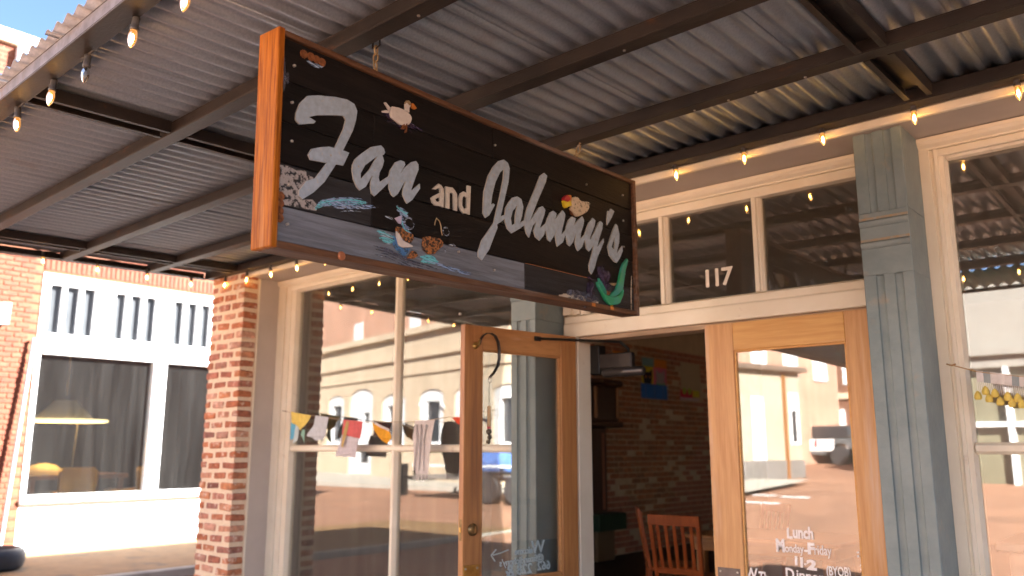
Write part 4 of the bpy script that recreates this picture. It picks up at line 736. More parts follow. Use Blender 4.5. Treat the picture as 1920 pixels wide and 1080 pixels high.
MB().obox(q(.8895, -.455, -.028), UD*.004, ND*.013, Vector((0, 0, .026))).build('bolt', brass, d2)
ub = UD
yo = -.024
def wr2(txt, s_, z, size, off=.0016, rot=0., space=1.): put_text('lettering', txt, size, wb, q(s_, z, -.021-.0034), ub, (0, 0, 1), d2, off=off, rot=rot, space=space)
wr2('W', .262, -.606, .100, .0016); wr2('elcome', .355, -.604, .052, .0016, 0, .9); wr2('@fanandjohnny\'s', .268, -.650, .052, .0013, -.03, .95); wr2('662', .215, -.705, .07, .0016); wr2('228', .36, -.715, .08, .0016); wr2('&', .50, -.725, .10, .003)
mb = MB(); mb.tube([q(.54, -.573, -.025), q(.60, -.586, -.025), q(.655, -.594, -.025)], .0035, n=6); mb.tube([q(.632, -.565, -.025), q(.668, -.594, -.025), q(.64, -.628, -.025)], .0045, n=6); mb.build('painted_arrow', wb, d2)
# black closer arm and body over the doorway
cl = thing('door_closer', 'black hydraulic door closer with its arm reaching to the open door', 'door closer', (-2.95, 4.40, .47))
mb = B(-3.16, -2.86, 4.445, 4.50, .50, .60); mb.build('body', pm('closer_grey', (.05, .042, .038), (.03, .026, .024), scale=10, rough=.45, metal=.5), cl, bevel=.008)
B(-3.17, -3.10, 4.44, 4.52, .47, .66).build('bracket', blackm, cl, bevel=.004)
MB().lathe([(.02, -.16), (.03, -.15), (.03, -.01), (.034, 0), (.034, .02), (.03, .03), (.03, .14), (.022, .15)], (-2.93, 4.47, .478), ax='x', n=14).build('cylinder', pm('closer_tube', (.09, .085, .085), rough=.3, metal=.7), cl, smooth=True)
MB().tube([q(.342, .662, .012), Vector((-3.06, 4.26, .668)), Vector((-2.91, 4.40, .660))], .008, n=8).build('arm', blackm, cl, smooth=True)
MB().tube([Vector((-2.91, 4.40, .662)), Vector((-2.88, 4.45, .62)), Vector((-2.89, 4.47, .585))], .010, n=8).build('elbow', blackm, cl, smooth=True)
MB().obox(q(.36, .648, 0), UD*-.05, ND*.014, Vector((0, 0, .028))).build('foot', blackm, cl, bevel=.003)
# leather strap bell on a brass hook
bl = thing('strap_bell', 'black leather strap hooked on the open door, dangling a wooden stick and beads', 'door bell', q(.73, .03, .03))
MB().lathe([(.020, 0), (.020, .004), (.009, .010), (.009, .030)], q(.812, .582, .0), ax=AXD, n=14).build('hook_base', brass, bl, smooth=True)
MB().tube([q(.812, .582, .028), q(.800, .615, .03)], .010, n=10).build('hook_pin', brass, bl, smooth=True)
ctr = [(.806, .585), (.803, .612), (.787, .637), (.760, .655), (.728, .658), (.694, .645), (.668, .612), (.655, .565), (.652, .515), (.662, .470), (.690, .432), (.722, .402)]
mb = MB(); wdt = .020; k = len(ctr)
for i, (s_, z) in enumerate(ctr):
    n_ = .03+.010*math.sin(i*.5)
    tw = .35+.06*i
    a = q(s_, z, n_); mb.v += [a-ND*wdt*.5+UD*.004*math.sin(tw), a+ND*wdt*.5-UD*.004*math.sin(tw)]
for i in range(k-1): mb.f.append((2*i, 2*i+1, 2*i+3, 2*i+2))
o = mb.build('strap', blackstrap, bl, smooth='all'); s2 = o.modifiers.new('thickness', 'SOLIDIFY'); s2.thickness = .0035; s2.offset = 0
mb = MB(); mb.lathe([(.004, -.012), (.004, .012)], q(.722, .402, .03), ax=AXD, n=8); mb.build('rivet', screwm, bl)
mb = MB(); pts = [q(.728+.012*math.cos(a*.52), .385+.014*math.sin(a*.52), .03) for a in range(13)]; mb.tube(pts, .002, n=5, cap=False); mb.build('ring', screwm, bl)
MB().tube([q(.731, .372, .03), q(.732, .30, .03), q(.732, .236, .03)], .0016, n=5).build('cord', blackm, bl)
MB().lathe([(.004, .0), (.010, .002), (.010, -.110), (.009, -.114)], q(.732, .236, .03), n=12).build('stick', pm('pale_stick', (.55, .40, .22), (.45, .3, .15), scale=20, stretch=(4, 4, .5), rough=.6), bl, smooth=True)
MB().lathe([(.011, 0), (.012, -.006), (.011, -.012)], q(.732, .121, .03), n=12).build('red_band', rdp, bl)
for i, (ds, dz, r_) in enumerate(((.0, .092, .017), (-.006, .062, .015), (.004, .036, .013))):
    MB().lathe([(r_*math.sin(a*.4488), -r_*math.cos(a*.4488)) for a in range(1, 7)], q(.732+ds, dz, .03), n=12).build('bead', pm('dark_bead', (.03, .035, .03), (.12, .10, .06), scale=60, rough=.35), bl, smooth='all')

# ------------------------------------------------------------------ bunting
PR = json.loads(PRE)
fcol = {'yellow': (.72, .56, .13), 'blue': (.12, .42, .62), 'pale': (.52, .62, .63), 'sage': (.25, .45, .36), 'patch': (.52, .56, .60), 'pink': (.62, .13, .13), 'linen': (.56, .53, .56), 'gold': (.5, .36, .14), 'orange': (.75, .36, .02), 'white': (.66, .62, .6), 'lace': (.62, .58, .56), 'red': (.58, .06, .02), 'grey': (.28, .32, .33), 'teal': (.04, .30, .33), 'rose': (.5, .04, .08)}
def fab(k): c = fcol[k]; return pm('fabric_'+k, c, tuple(v*.78 for v in c), scale=30 if k not in ('patch', 'lace', 'linen') else 55, stretch=(1, 1, .4), rough=.9, bump=.4, bscale=80)
bt = thing('bunting', 'line of handmade cloth flags strung across the left shop window', 'bunting', (-5.2, 4.21, .2))
MB().tube([(x, 4.212, z) for x, z in PR['line']], .0022, n=5).build('twine', pm('twine', (.42, .32, .2), rough=.8), bt, smooth=True)
MB().tube([(-6.276, 4.25, .315), (-6.276, 4.205, .318)], .003, n=6).build('nail', rust_steel, bt)
ypl = {'yellow': 4.205, 'blue': 4.216, 'pale': 4.221, 'sage': 4.225, 'pink': 4.204, 'linen': 4.210, 'gold': 4.197, 'white': 4.202, 'patch': 4.209}
def flag(k, pts, y, par):
    # subdivide the outline so that the cloth can hang in soft folds
    fine = []
    for i in range(len(pts)):
        a, b = pts[i], pts[(i+1) % len(pts)]; n_ = max(1, int(math.hypot(a[0]-b[0], a[1]-b[1])/.03))
        fine += [(a[0]+(b[0]-a[0])*j/n_, a[1]+(b[1]-a[1])*j/n_) for j in range(n_)]
    zt = max(p[1] for p in pts)
    mb = MB().poly([fine], (Vector((0, y, 0)), Vector((1, 0, 0)), Vector((0, 0, 1)), Vector((0, -1, 0))), 0, .0022)
    for v in mb.v: v.y += min(1, (zt-v.z)/.08)*.008*math.sin(v.x*47+y*900)
    return mb.build('flag', fab(k), par)
for k, pts in PR['flags']: flag(k, pts, ypl.get(k, 4.208), bt)
# frayed lace hem
mb = MB()
for i in range(14): x_ = -4.556+i*.0092; mb.tube([(x_, 4.204, -.178), (x_+random.uniform(-.006, .006), 4.203, -.205-random.random()*.03)], .0022, n=4)
mb.build('fringe', fab('lace'), bt)
for dx in (0, .035, .07): MB().tube([(-4.57+dx*1.6, 4.198, .17), (-4.55+dx, 4.195, .06), (-4.58+dx*1.5, 4.198, -.16)], .009, n=6, r2=.005).build('ruffle', fab('lace'), bt, smooth=True)
bi = thing('bunting', 'bright pennants hanging indoors behind the top of the left window', 'bunting', (-5.6, 4.75, 1.2))
for k, pts in PR['in']: flag(k, pts, 4.75, bi)
MB().tube([(-6.7, 4.752, 1.47), (-6.1, 4.752, 1.43), (-5.4, 4.752, 1.40), (-4.9, 4.752, 1.15), (-4.3, 4.752, .97)], .002, n=4).build('twine', cordm, bi)
br_ = thing('bunting', 'checked cloth trim with yellow tassels in the right window', 'bunting', (-.75, 4.2, .2))
MB().tube([(x, 4.2, z) for x, z in PR['rline']], .003, n=5).build('twine', pm('stick_twine', (.40, .26, .12), rough=.8), br_, smooth=True)
MB().tube([(-1.000, 4.235, .383), (-.972, 4.20, .372), (-.955, 4.20, .378)], .004, n=6).build('twig', pm('twig', (.35, .2, .08), rough=.8), br_)
c0, c1, c2, c3 = PR['rcloth']
for i in range(7):
    a, b = i/7, (i+1)/7; L1 = lambda p, q_, t_: (p[0]+(q_[0]-p[0])*t_, p[1]+(q_[1]-p[1])*t_)
    flag(('white', 'grey', 'white', 'white', 'gold', 'grey', 'white')[i] if i != 4 else 'white', [L1(c0, c1, a), L1(c0, c1, b), L1(c3, c2, b), L1(c3, c2, a)], 4.2, br_)
mb = MB()
for i in range(26):
    t_ = i/25; p0 = L1(c3, c2, t_); mb.tube([(p0[0], 4.196, p0[1]), (p0[0]+.002, 4.195, p0[1]-.045)], .0018, n=4)
mb.build('fringe', fab('white'), br_)
for x_, z_ in PR['tass']:
    MB().lathe([(.003, .022), (.010, .014), (.0155, .002), (.016, -.010), (.012, -.017), (.003, -.016)], (x_, 4.192, z_), n=10).build('tassel', fab('yellow'), br_, smooth=True)

# ------------------------------------------------------------------ indoors, through the doorway
def chair(x, y, rz, label):
    t = thing('chair', label, 'chair', (x, y, FL), 'slat-back dining chairs')
    c_, s_ = math.cos(rz), math.sin(rz)
    def T(a, b, z): return Vector((x+a*c_-b*s_, y+a*s_+b*c_, FL+z))
    def bar(p0, p1, w1, w2, nm_):
        p0, p1 = T(*p0), T(*p1); d = (p1-p0); a = Vector((c_, s_, 0)); b = d.cross(a).normalized()
        return MB().obox(p0-a*w1/2-b*w2/2, a*w1, b*w2, d).build(nm_, chairwood, t, bevel=.004)
    # back is toward -b (toward the viewer), legs rake
    for sx in (-.19, .19):
        bar((sx, -.20, 0), (sx*.97, -.19, .45), .034, .034, 'leg'); bar((sx*.97, -.19, .45), (sx*1.05, -.27, .93), .032, .030, 'back_post'); bar((sx, .19, 0), (sx, .19, .44), .034, .034, 'leg')
    bar((0, -.268, .865), (0, -.278, .945), .43, .024, 'crest_rail'); bar((0, -.20, .50), (0, -.205, .545), .37, .02, 'lower_rail')
    for k in range(5): bar((-.13+.065*k, -.207, .545), (-.14+.07*k, -.268, .865), .030, .012, 'slat')
    MB().obox(T(-.21, -.21, .44), Vector((c_, s_, 0))*.42, Vector((-s_, c_, 0))*.43, Vector((0, 0, .035))).build('seat', chairwood, t, bevel=.008)
chair(-3.42, 6.08, .10, 'reddish slat-back chair with its back to the doorway, nearest of the three')
chair(-3.86, 6.55, -.95, 'slat-back chair at the left end of the table, seen side on')
chair(-3.55, 7.50, 2.6, 'slat-back chair at the far side of the table')
tb = thing('dining_table', 'honey-coloured wooden table among the slat-back chairs', 'table', (-2.9, 6.7, FL))
B(-3.55, -2.30, 6.25, 7.10, FL+.735, FL+.765).build('top', tablewood, tb, bevel=.006); B(-3.50, -2.35, 6.3, 7.05, FL+.64, FL+.734).build('apron', tablewood, tb, bevel=.004)
for x_ in (-3.48, -2.45):
    for y_ in (6.30, 6.95): B(x_, x_+.075, y_, y_+.075, FL, FL+.64).build('leg', tablewood, tb, bevel=.006)
ck = thing('wall_clock', 'tall dark wooden wall clock on the indoor brick wall', 'clock', (-6.6, 9.5, -.9))
B(-6.73, -6.50, 9.08, 9.78, .36, .84).build('case', clockwood, ck, bevel=.02); B(-6.73, -6.46, 9.0, 9.86, .84, .92).build('cornice', clockwood, ck, bevel=.03)
for y_ in (9.20, 9.72): MB().lathe([(.02, 0), (.028, .05), (.018, .2), (.028, .38), (.02, .42)], (-6.49, y_, .40), n=10).build('pillar', pm('clock_gilt', (.30, .14, .05), rough=.35), ck, smooth=True)
B(-6.73, -6.46, 9.03, 9.83, .28, .36).build('moulding', clockwood, ck, bevel=.02); B(-6.73, -6.56, 9.15, 9.55, -.85, .28).build('pendulum_case', clockwood, ck, bevel=.02)
B(-6.555, -6.55, 9.42, 9.47, -.8, .2).build('painted_glint', pm('clock_glint', (.30, .12, .07), rough=.3), ck)  # highlight on the case, painted as a lighter strip
gb = thing('cabinet', 'dark green box on a pale stand under the wall clock', 'cabinet', (-6.6, 9.5, FL))
B(-6.73, -6.4, 9.1, 9.75, -1.06, -.85).build('box', pm('bottle_green', (.015, .05, .03), rough=.5), gb, bevel=.01); B(-6.72, -6.5, 9.2, 9.6, FL, -1.06).build('stand', pm('tan_stand', (.16, .11, .06), rough=.7), gb, bevel=.01)
def plate(name, y0, y1, z0, z1, mat, par, x=-6.70, d=.004): return B(x, x+d, y0, y1, z0, z1).build(name, mat, par)
def flat(name, c): return pm('print_'+name, c, tuple(v*.85 for v in c), scale=12, rough=.8)
ps = thing('wall_hanging', 'bright cat-print cloth with a blue fringe pinned on the indoor brick', 'wall hanging', (-6.7, 11.05, .75))
plate('yellow_panel', 10.70, 11.02, .96, 1.22, flat('yellow', (.75, .62, .03)), ps); plate('pink_panel', 11.02, 11.41, .95, 1.22, flat('pink', (.72, .16, .26)), ps)
plate('teal_panel', 10.72, 11.05, 1.22, 1.345, flat('teal', (.25, .45, .45)), ps); plate('orange_panel', 11.05, 11.42, 1.22, 1.345, flat('orange', (.75, .25, .03)), ps)
for i in range(6): plate('fringe_strip', 10.67+i*.126, 10.79+i*.126, .735, .955, flat('blue', (.04, .18, .55)), ps, x=-6.70+.003*(i % 2))
fr_ = lambda y, z: (Vector((-6.694, y, z)), Vector((0, 1, 0)), Vector((0, 0, 1)), Vector((1, 0, 0)))
cat_ = [(-.10, -.10), (.10, -.10), (.13, .02), (.12, .13), (.06, .07), (-.05, .07), (-.11, .13), (-.13, .02)]
MB().poly([cat_], fr_(10.85, 1.06), 0, .004).build('black_cat_face', flat('black', (.02, .02, .025)), ps); MB().poly([cat_], fr_(11.22, 1.07), 0, .004).build('grey_cat_face', flat('catgrey', (.42, .36, .36)), ps)
for y_ in (10.80, 10.91): plate('cat_eye', y_-.02, y_+.02, 1.045, 1.07, flat('eye', (.75, .3, .05)), ps, x=-6.689, d=.003)
plate('green_collar', 11.10, 11.36, .955, 1.0, flat('green', (.1, .45, .15)), ps, x=-6.695)
pt = thing('wall_hanging', 'tan mesh cloth with a red hem pinned right of the cat print', 'wall hanging', (-6.7, 12.15, .75))
plate('mesh_panel', 11.86, 12.50, .92, 1.36, pm('tan_weave', (.42, .34, .20), (.55, .46, .30), scale=22, stretch=(1, 3, 3), rough=.9), pt)
plate('red_panel', 11.83, 12.22, .80, .92, flat('red', (.62, .03, .08)), pt); plate('yellow_corner', 12.22, 12.44, .82, .92, flat('lime', (.65, .6, .05)), pt); plate('hem', 11.82, 12.42, .755, .80, flat('hem', (.62, .5, .5)), pt)
for y_ in (11.95, 12.12): MB().lathe([(.055, 0), (.05, .004), (.001, .004)], (-6.695, y_, .90), ax='x', n=12).build('lime_print', flat('limegreen', (.3, .5, .05)), pt)
oc = thing('wall_hanging', 'orange scrap of cloth peeping out behind the door closer', 'wall hanging', (-6.7, 10.1, 1.1))
plate('cloth', 9.95, 10.25, 1.14, 1.38, flat('orange', (.75, .25, .03)), oc); plate('pale_fold', 9.97, 10.2, 1.08, 1.14, flat('hem', (.62, .5, .5)), oc)
# counter with beadboard behind the right window
cb_ = thing('counter', 'white beadboard counter behind the lower right window', 'counter', (.1, 5.0, FL))
bb = pm('beadboard_white', (.55, .52, .46), (.5, .46, .4), scale=4, rough=.6)
B(-1.0, 1.5, 4.8, 5.4, -.50, -.455).build('top', bb, cb_, bevel=.008)
for i in range(28): B(-.95+i*.085, -.95+i*.085+.081, 4.84, 4.86, FL, -.505).build('board', bb, cb_, bevel=.005)
bw = thing('bowl', 'tilted dark bowl on the beadboard counter', 'bowl', (-.60, 5.0, -.455))
MB().lathe([(.06, 0), (.12, .03), (.17, .09), (.18, .14), (.172, .14), (.16, .09), (.11, .04), (.02, .02)], (-.60, 5.0, -.453), n=20).build('bowl_body', pm('bowl_glaze', (.07, .055, .045), rough=.3), bw, smooth=True)

# ------------------------------------------------------------------ white-fronted brick building on the left
XB = -13.771
lb = thing('brick_building', 'orange brick building with a white-painted shopfront across the side street', 'building', (-14, 6, G))
mb = B(-22, XB-.012, .6, 4.797, G-.2, 6.18); mb.box(-22, XB-.012, 4.797, 9.6, 2.684, 6.18); mb.box(-22, XB-.012, 9.6, 16, G-.2, 6.18)
mb.build('wall', wall_brick_y, lb)
B(-22, XB+.06, .5, 16, 6.18, 6.41).build('coping', pm('coping_stone', (.62, .52, .38), (.55, .45, .32), scale=2, rough=.8), lb, bevel=.02)
B(XB-.01, XB+.10, 4.05, 4.21, 5.62, 6.165).build('downspout_head', whitep, lb, bevel=.01)
ms_ = [chunk('brick', .03, .205+.006*i, .062, brick_orange, .003, .005) for i in (-1, 0, 1)]
B(XB-.0119, XB-.005, 3.86, 4.79, G, 3.02).build('mortar', mortar_red, lb)
n_b = 0
for r in range(58):
    z = G+.04+r*.0765; y = 3.86+(.055 if r % 2 else .165)
    while y < 4.72:
        h = .205
        if y+.1 > 4.79: break
        inst('brick', random.choice(ms_), (XB-.009, y+random.uniform(-.004, .004), z), lb); y += .2195; n_b += 1
sd = chunk('brick', .03, .064, .215, brick_orange, .003, .005)
B(XB-.0119, XB-.005, 4.80, 9.5, 2.69, 2.97).build('mortar', mortar_red, lb)
y = 4.84
while y < 7.8: inst('brick', sd, (XB-.007, y, 2.835), lb); y += .0775
def hole(a, b, c, d): return [(a, c), (a, d), (b, d), (b, c)]
pn = [(4.918, 5.103), (5.164, 5.359), (5.424, 5.608), (5.927, 6.103), (6.184, 6.365), (6.439, 6.616), (6.939, 7.117), (7.186, 7.367), (7.44, 7.62), (7.95, 8.13), (8.2, 8.38), (8.45, 8.63)]
bg_ = [(4.872, 6.668), (6.885, 8.75)]
FB = (Vector((XB, 0, 0)), Vector((0, 1, 0)), Vector((0, 0, 1)), Vector((1, 0, 0)))
MB().poly([[(4.80, -.80), (9.5, -.80), (9.5, 2.680), (4.80, 2.680)]]+[hole(a, b, 1.752, 2.515) for a, b in pn]+[hole(a, b, -.69, 1.43) for a, b in bg_], FB, -.10, .012).build('shopfront', whitep, lb)
MB().box(XB-.1, XB-.02, 4.80, 9.5, G, -.812).build('base_panel', whitep, lb)
B(XB-.1, XB+.06, 4.79, 9.5, -.81, -.735).build('sill', whitep, lb, bevel=.01)
for a, b in pn: B(XB-.075, XB-.07, a-.01, b+.01, 1.742, 2.525).build('pane', pm('frosted_transom', (.075, .08, .085), (.055, .06, .065), scale=2, rough=.16), lb)
for a, b in bg_: B(XB-.075, XB-.07, a-.01, b+.01, -.70, 1.44).build('pane', glass_far, lb)
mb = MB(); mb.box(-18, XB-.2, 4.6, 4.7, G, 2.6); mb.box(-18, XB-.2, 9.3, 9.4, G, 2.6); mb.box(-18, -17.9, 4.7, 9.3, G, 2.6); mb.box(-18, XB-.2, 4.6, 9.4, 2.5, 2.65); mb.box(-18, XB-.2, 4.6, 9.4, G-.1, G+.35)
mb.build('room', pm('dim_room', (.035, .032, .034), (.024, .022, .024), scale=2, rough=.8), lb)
# things standing in that room
lm = thing('pendant_lamp', 'wide pale lampshade with a brass rim glowing inside the left building', 'lamp', (-14.9, 5.6, .35))
MB().lathe([(.46, 0), (.16, .32), (.14, .32), (.43, .01)], (-14.9, 5.75, .47), n=20).build('shade', pm('lamp_linen', (.34, .36, .30), rough=.8), lm, smooth=True)
MB().lathe([(.66, -.018), (.68, 0), (.66, .018), (.63, .018), (.63, -.018)], (-14.9, 5.75, .45), n=24).build('rim', pm('lit_brass', (.8, .62, .2), rough=.3, metal=.6, emis=(1, .8, .35), estr=.35), lm, smooth=True)
MB().tube([(-14.9, 5.75, .88), (-14.9, 5.75, 2.5)], .012, n=6).build('rod', brass, lm); MB().tube([(-14.6, 5.85, .40), (-14.62, 5.83, -.35)], .012, n=6).build('hanging_chain', pm('pale_chain', (.2, .2, .19), rough=.5), lm)
dt = thing('dining_table', 'brown wooden table inside the left building', 'table', (-15.2, 5.8, G))
B(-15.7, -14.55, 5.15, 6.75, -.50, -.42).build('top', pm('brown_table', (.20, .09, .05), (.15, .065, .035), scale=4, rough=.35), dt, bevel=.01)
for x_ in (-15.6, -14.65):
    for y_ in (5.2, 6.6): B(x_, x_+.08, y_, y_+.08, G+.35, -.50).build('leg', pm('brown_table', (.2, .09, .05)), dt)
bk = thing('bowl', 'pale glazed bowl upturned on the brown table', 'bowl', (-14.9, 5.45, -.42))
MB().lathe([(.32, 0), (.30, .06), (.18, .15), (.03, .18)], (-14.9, 5.5, -.42), n=18).build('bowl_body', pm('cream_glaze', (.75, .62, .36), rough=.3), bk, smooth=True)
def tubchair(x, y, rz, label):
    t = thing('chair', label, 'chair', (x, y, G+.35), 'mustard chairs inside the left building'); mu = pm('mustard_vinyl', (.58, .36, .08), (.5, .3, .06), scale=5, rough=.45)
    c_, s_ = math.cos(rz), math.sin(rz)
    fr = (Vector((x, y, 0)), Vector((c_, s_, 0)), Vector((0, 0, 1)), Vector((s_, -c_, 0)))
    MB().poly([[(-.25, -.76), (.25, -.76), (.28, -.38), (.22, -.32), (-.22, -.32), (-.28, -.38)]], fr, 0, .07).build('backrest', mu, t, bevel=.02)
    MB().obox(Vector((x, y, -.78))-fr[1]*.27, fr[1]*.54, -fr[3]*.5, Vector((0, 0, .1))).build('seat', mu, t, bevel=.02)
    for a in (-.24, .22):
        for b in (.02, .42): MB().obox(Vector((x, y, G+.35))+fr[1]*a-fr[3]*b, fr[1]*.03, -fr[3]*.03, Vector((0, 0, .37))).build('leg', blackm, t)
tubchair(-14.15, 5.75, 1.45, 'mustard chair with its back to the window of the left building')
tubchair(-14.6, 6.95, 2.6, 'mustard chair turned sideways further right in the left building')
pl = thing('pole', 'white conduit pole leaning on the orange brick beside the shopfront', 'pole', (-13.6, 4.54, G))
MB().tube([(-13.60, 4.545, G), (-13.70, 4.733, 1.64)], .028, n=10).build('conduit', pm('galv_pipe', (.55, .56, .60), (.45, .46, .5), scale=5, rough=.4, metal=.3), pl, smooth=True)
sgn = thing('wall_sign', 'small grey-framed sign at the left edge on the orange brick', 'sign', (-13.7, 4.15, 1.77))
MB().obox((XB+.02, 4.33, 1.80), (0, -.30, -.03), (.12, .02, 0), (0, .01, .33)).build('frame', pm('sign_frame', (.30, .28, .27), rough=.5), sgn, bevel=.006)
MB().obox((XB+.142, 4.322, 1.82), (0, -.27, -.03), (.004, 0, 0), (0, .01, .28)).build('panel', pm('sign_panel', (.12, .11, .14), rough=.4), sgn)
ty = thing('tyre_planter', 'black tyre laid flat and filled with pale gravel on the pavement', 'planter', (-12.1, 3.98, G))
MB().lathe([(.24, .02), (.31, 0), (.37, .03), (.39, .10), (.39, .18), (.37, .235), (.32, .265), (.275, .25), (.25, .21), (.245, .1)], (-12.10, 3.95, G), n=40).build('tyre', rubber, ty, smooth=True)
MB().lathe([(.247, .02), (.25, .205), (.15, .222), (.01, .23)], (-12.10, 3.95, G), n=30).build('gravel', dirt, ty, smooth=True)

# ------------------------------------------------------------------ across the street (seen in the glass)
fsz = lambda y: sz(y)+.12
fw_ = MB(); strip(fw_, -75, -9.4, [-15, -13, -11, -9.15], fsz); strip(fw_, -75, -9.4, [-9.15, -9.149], lambda y: fsz(y) if y < -9.1495 else sz(y)-.05)
struct(fw_.build('far_sidewalk', kerbm))
B0 = Vector((-27.404, MIR-21.237, 0)); DA = Vector((.975, .221, 0)).normalized(); NA = Vector((-DA.y, DA.x, 0))
FA = (B0, DA, Vector((0, 0, 1)), NA)
ca = thing('cream_building', 'cream stucco building with white arched windows across the street', 'building', B0+DA*4+Vector((0, 0, -1)))
def arch(c, w_, z0, z1, rise, k=8, inset=0.):
    hw = w_/2-inset; pts = [(c-hw, z0+inset), (c+hw, z0+inset)]
    for i in range(k+1):
        a = i/k*3.14159; pts.append((c+hw*math.cos(a), z1-inset-rise+rise*math.sin(a)))
    return pts
wins = [(-9.6, 1.5, .10, 2.0), (-6.6, 1.5, .10, 2.0), (-3.6, 1.5, .12, 2.05), (-.72, 1.5, .14, 2.12), (4.2, 1.75, .10, 1.95), (6.86, 1.6, .06, 1.98), (9.15, 1.6, .05, 1.95), (11.2, 1.4, .02, 1.90)]
dr = (1.58, 1.96, -.98, 2.28)
MB().poly([[(-22, -1.4), (12.6, -1.4), (12.6, 4.05), (-22, 4.25)]]+[list(reversed(arch(c, w_, a, b, .25))) for c, w_, a, b in wins]+[list(reversed(arch(*dr, .35)))], FA, -.3, 0).build('wall', stucco, ca)
for c, w_, a, b in wins:
    o = MB().poly([arch(c, w_-.02, a+.01, b-.01, .24), list(reversed(hole(c-w_/2+.32, c+w_/2-.32, a+.16, b-.42)))], FA, -.24, -.05).build('window', whitep, ca)
    MB().poly([hole(c-w_/2+.30, c+w_/2-.30, a+.14, b-.40)[::-1]], FA, -.22, -.18).build('pane', darkpane, o)
    MB().poly([hole(c-w_/2-.1, c+w_/2+.1, a-.12, a)[::-1]], FA, -.2, .08).build('sill', whitep, o)
c, w_, a, b = dr
o = MB().poly([arch(c, w_-.02, a+.01, b-.01, .34), list(reversed(hole(c+.05, c+.62, .95, 1.35))), list(reversed(hole(c-.3, c+.62, -.55, -.05)))], FA, -.22, -.06).build('door', whitep, ca)
MB().poly([hole(c-.35, c+.66, -.6, 1.4)[::-1]], FA, -.21, -.19).build('pane', darkpane, o)
for z, h, dpt in ((4.05, .22, .18), (3.2, .12, .10), (2.62, .08, .06)):
    MB().poly([[(-22, z), (12.62, z-.1), (12.62, z-.1+h), (-22, z+h)]], FA, -.02, dpt).build('cornice', stucco, ca)
MB().obox(B0+DA*-22-NA*.31+Vector((0, 0, -1.4)), DA*34.6, -NA*5, Vector((0, 0, 5.3))).build('rear', stucco, ca)
lp_ = MB(); lp_.tube([B0+DA*7.75+NA*.02+Vector((0, 0, 1.30)), B0+DA*7.7+NA*.25+Vector((0, 0, 1.75)), B0+DA*7.5+NA*.5+Vector((0, 0, 1.8)), B0+DA*7.38+NA*.6+Vector((0, 0, 1.55))], .03, n=8)
lp_.build('lamp_arm', whitep, ca, smooth=True); MB().lathe([(.03, .2), (.06, .12), (.22, 0), (.20, 0)], B0+DA*7.38+NA*.6+Vector((0, 0, 1.38)), n=16).build('lamp_shade', whitep, ca, smooth=True)
tb_ = thing('tall_brick_building', 'taller pinkish brick building behind the cream one', 'building', B0-NA*9)
tbm = bricktex('pink_brick', (.50, .25, .165), (.42, .19, .125), (.52, .38, .28), 'x')
MB().obox(B0+DA*-24-NA*8+Vector((0, 0, -1.2)), DA*36, -NA*8, Vector((0, 0, 12.5))).build('wall', tbm, tb_)
MB().obox(B0+DA*-24.2-NA*7.8+Vector((0, 0, 11.3)), DA*36.4, -NA*.5, Vector((0, 0, .4))).build('coping', stucco, tb_)
EW = B0+DA*12
for i in range(4):
    for z_ in (2.6, 5.4): MB().obox(EW-NA*(8.7+i*1.9)+DA*-.15+Vector((0, 0, z_)), DA*.2, -NA*.85, Vector((0, 0, 1.7))).build('window', whitep, tb_)
for i in range(4): MB().obox(B0+DA*(-16+i*7)-NA*7.96+Vector((0, 0, 5.6)), DA*1.2, -NA*.3, Vector((0, 0, 2))).build('window', whitep, tb_)
# corner building
P0, P1 = Vector((-12.2, MIR-19.8, 0)), Vector((-10.48, MIR-26.07, 0)); DC = (P1-P0).normalized(); NC = Vector((-DC.y, DC.x, 0)); LC = (P1-P0).length
cc = thing('corner_building', 'low cream corner building with a grey base reflected in the closed door', 'building', P0)
MB().obox(P0+Vector((0, 0, -1.4)), DC*LC, -NC*2.7, Vector((0, 0, 3.75))).build('wall', stucco3, cc)
MB().obox(P0+DC*-.03+NC*.03+Vector((0, 0, -1.4)), DC*(LC+.06), -NC*.06, Vector((0, 0, 1.03))).build('base', pm('grey_base', (.20, .18, .165), (.15, .135, .12), scale=2, rough=.9), cc)
MB().obox(P0+DC*-.2+NC*.2+Vector((0, 0, 2.352)), DC*(LC+.4), -NC*3.1, Vector((0, 0, .16))).build('roof_edge', pm('roof_brown', (.16, .11, .08), rough=.8), cc)
MB().obox(P0+DC*(LC-2.3)+NC*.02+Vector((0, 0, -.36)), DC*.55, -NC*.05, Vector((0, 0, 1.9))).build('white_panel', whitep, cc)
MB().obox(P0+DC*(LC-.85)+NC*.06+Vector((0, 0, -1.0)), DC*.12, -NC*.08, Vector((0, 0, 3.35))).build('orange_post', pm('orange_post', (.26, .11, .03), rough=.6), cc)
MB().obox(P0+DC*(LC-.55)+NC*.04+Vector((0, 0, .1)), DC*.42, -NC*.06, Vector((0, 0, 1.6))).build('window', whitep, cc)
MB().obox(P0+DC*(LC-.48)+NC*.05+Vector((0, 0, .2)), DC*.18, -NC*.06, Vector((0, 0, .95))).build('pane', darkpane, cc)
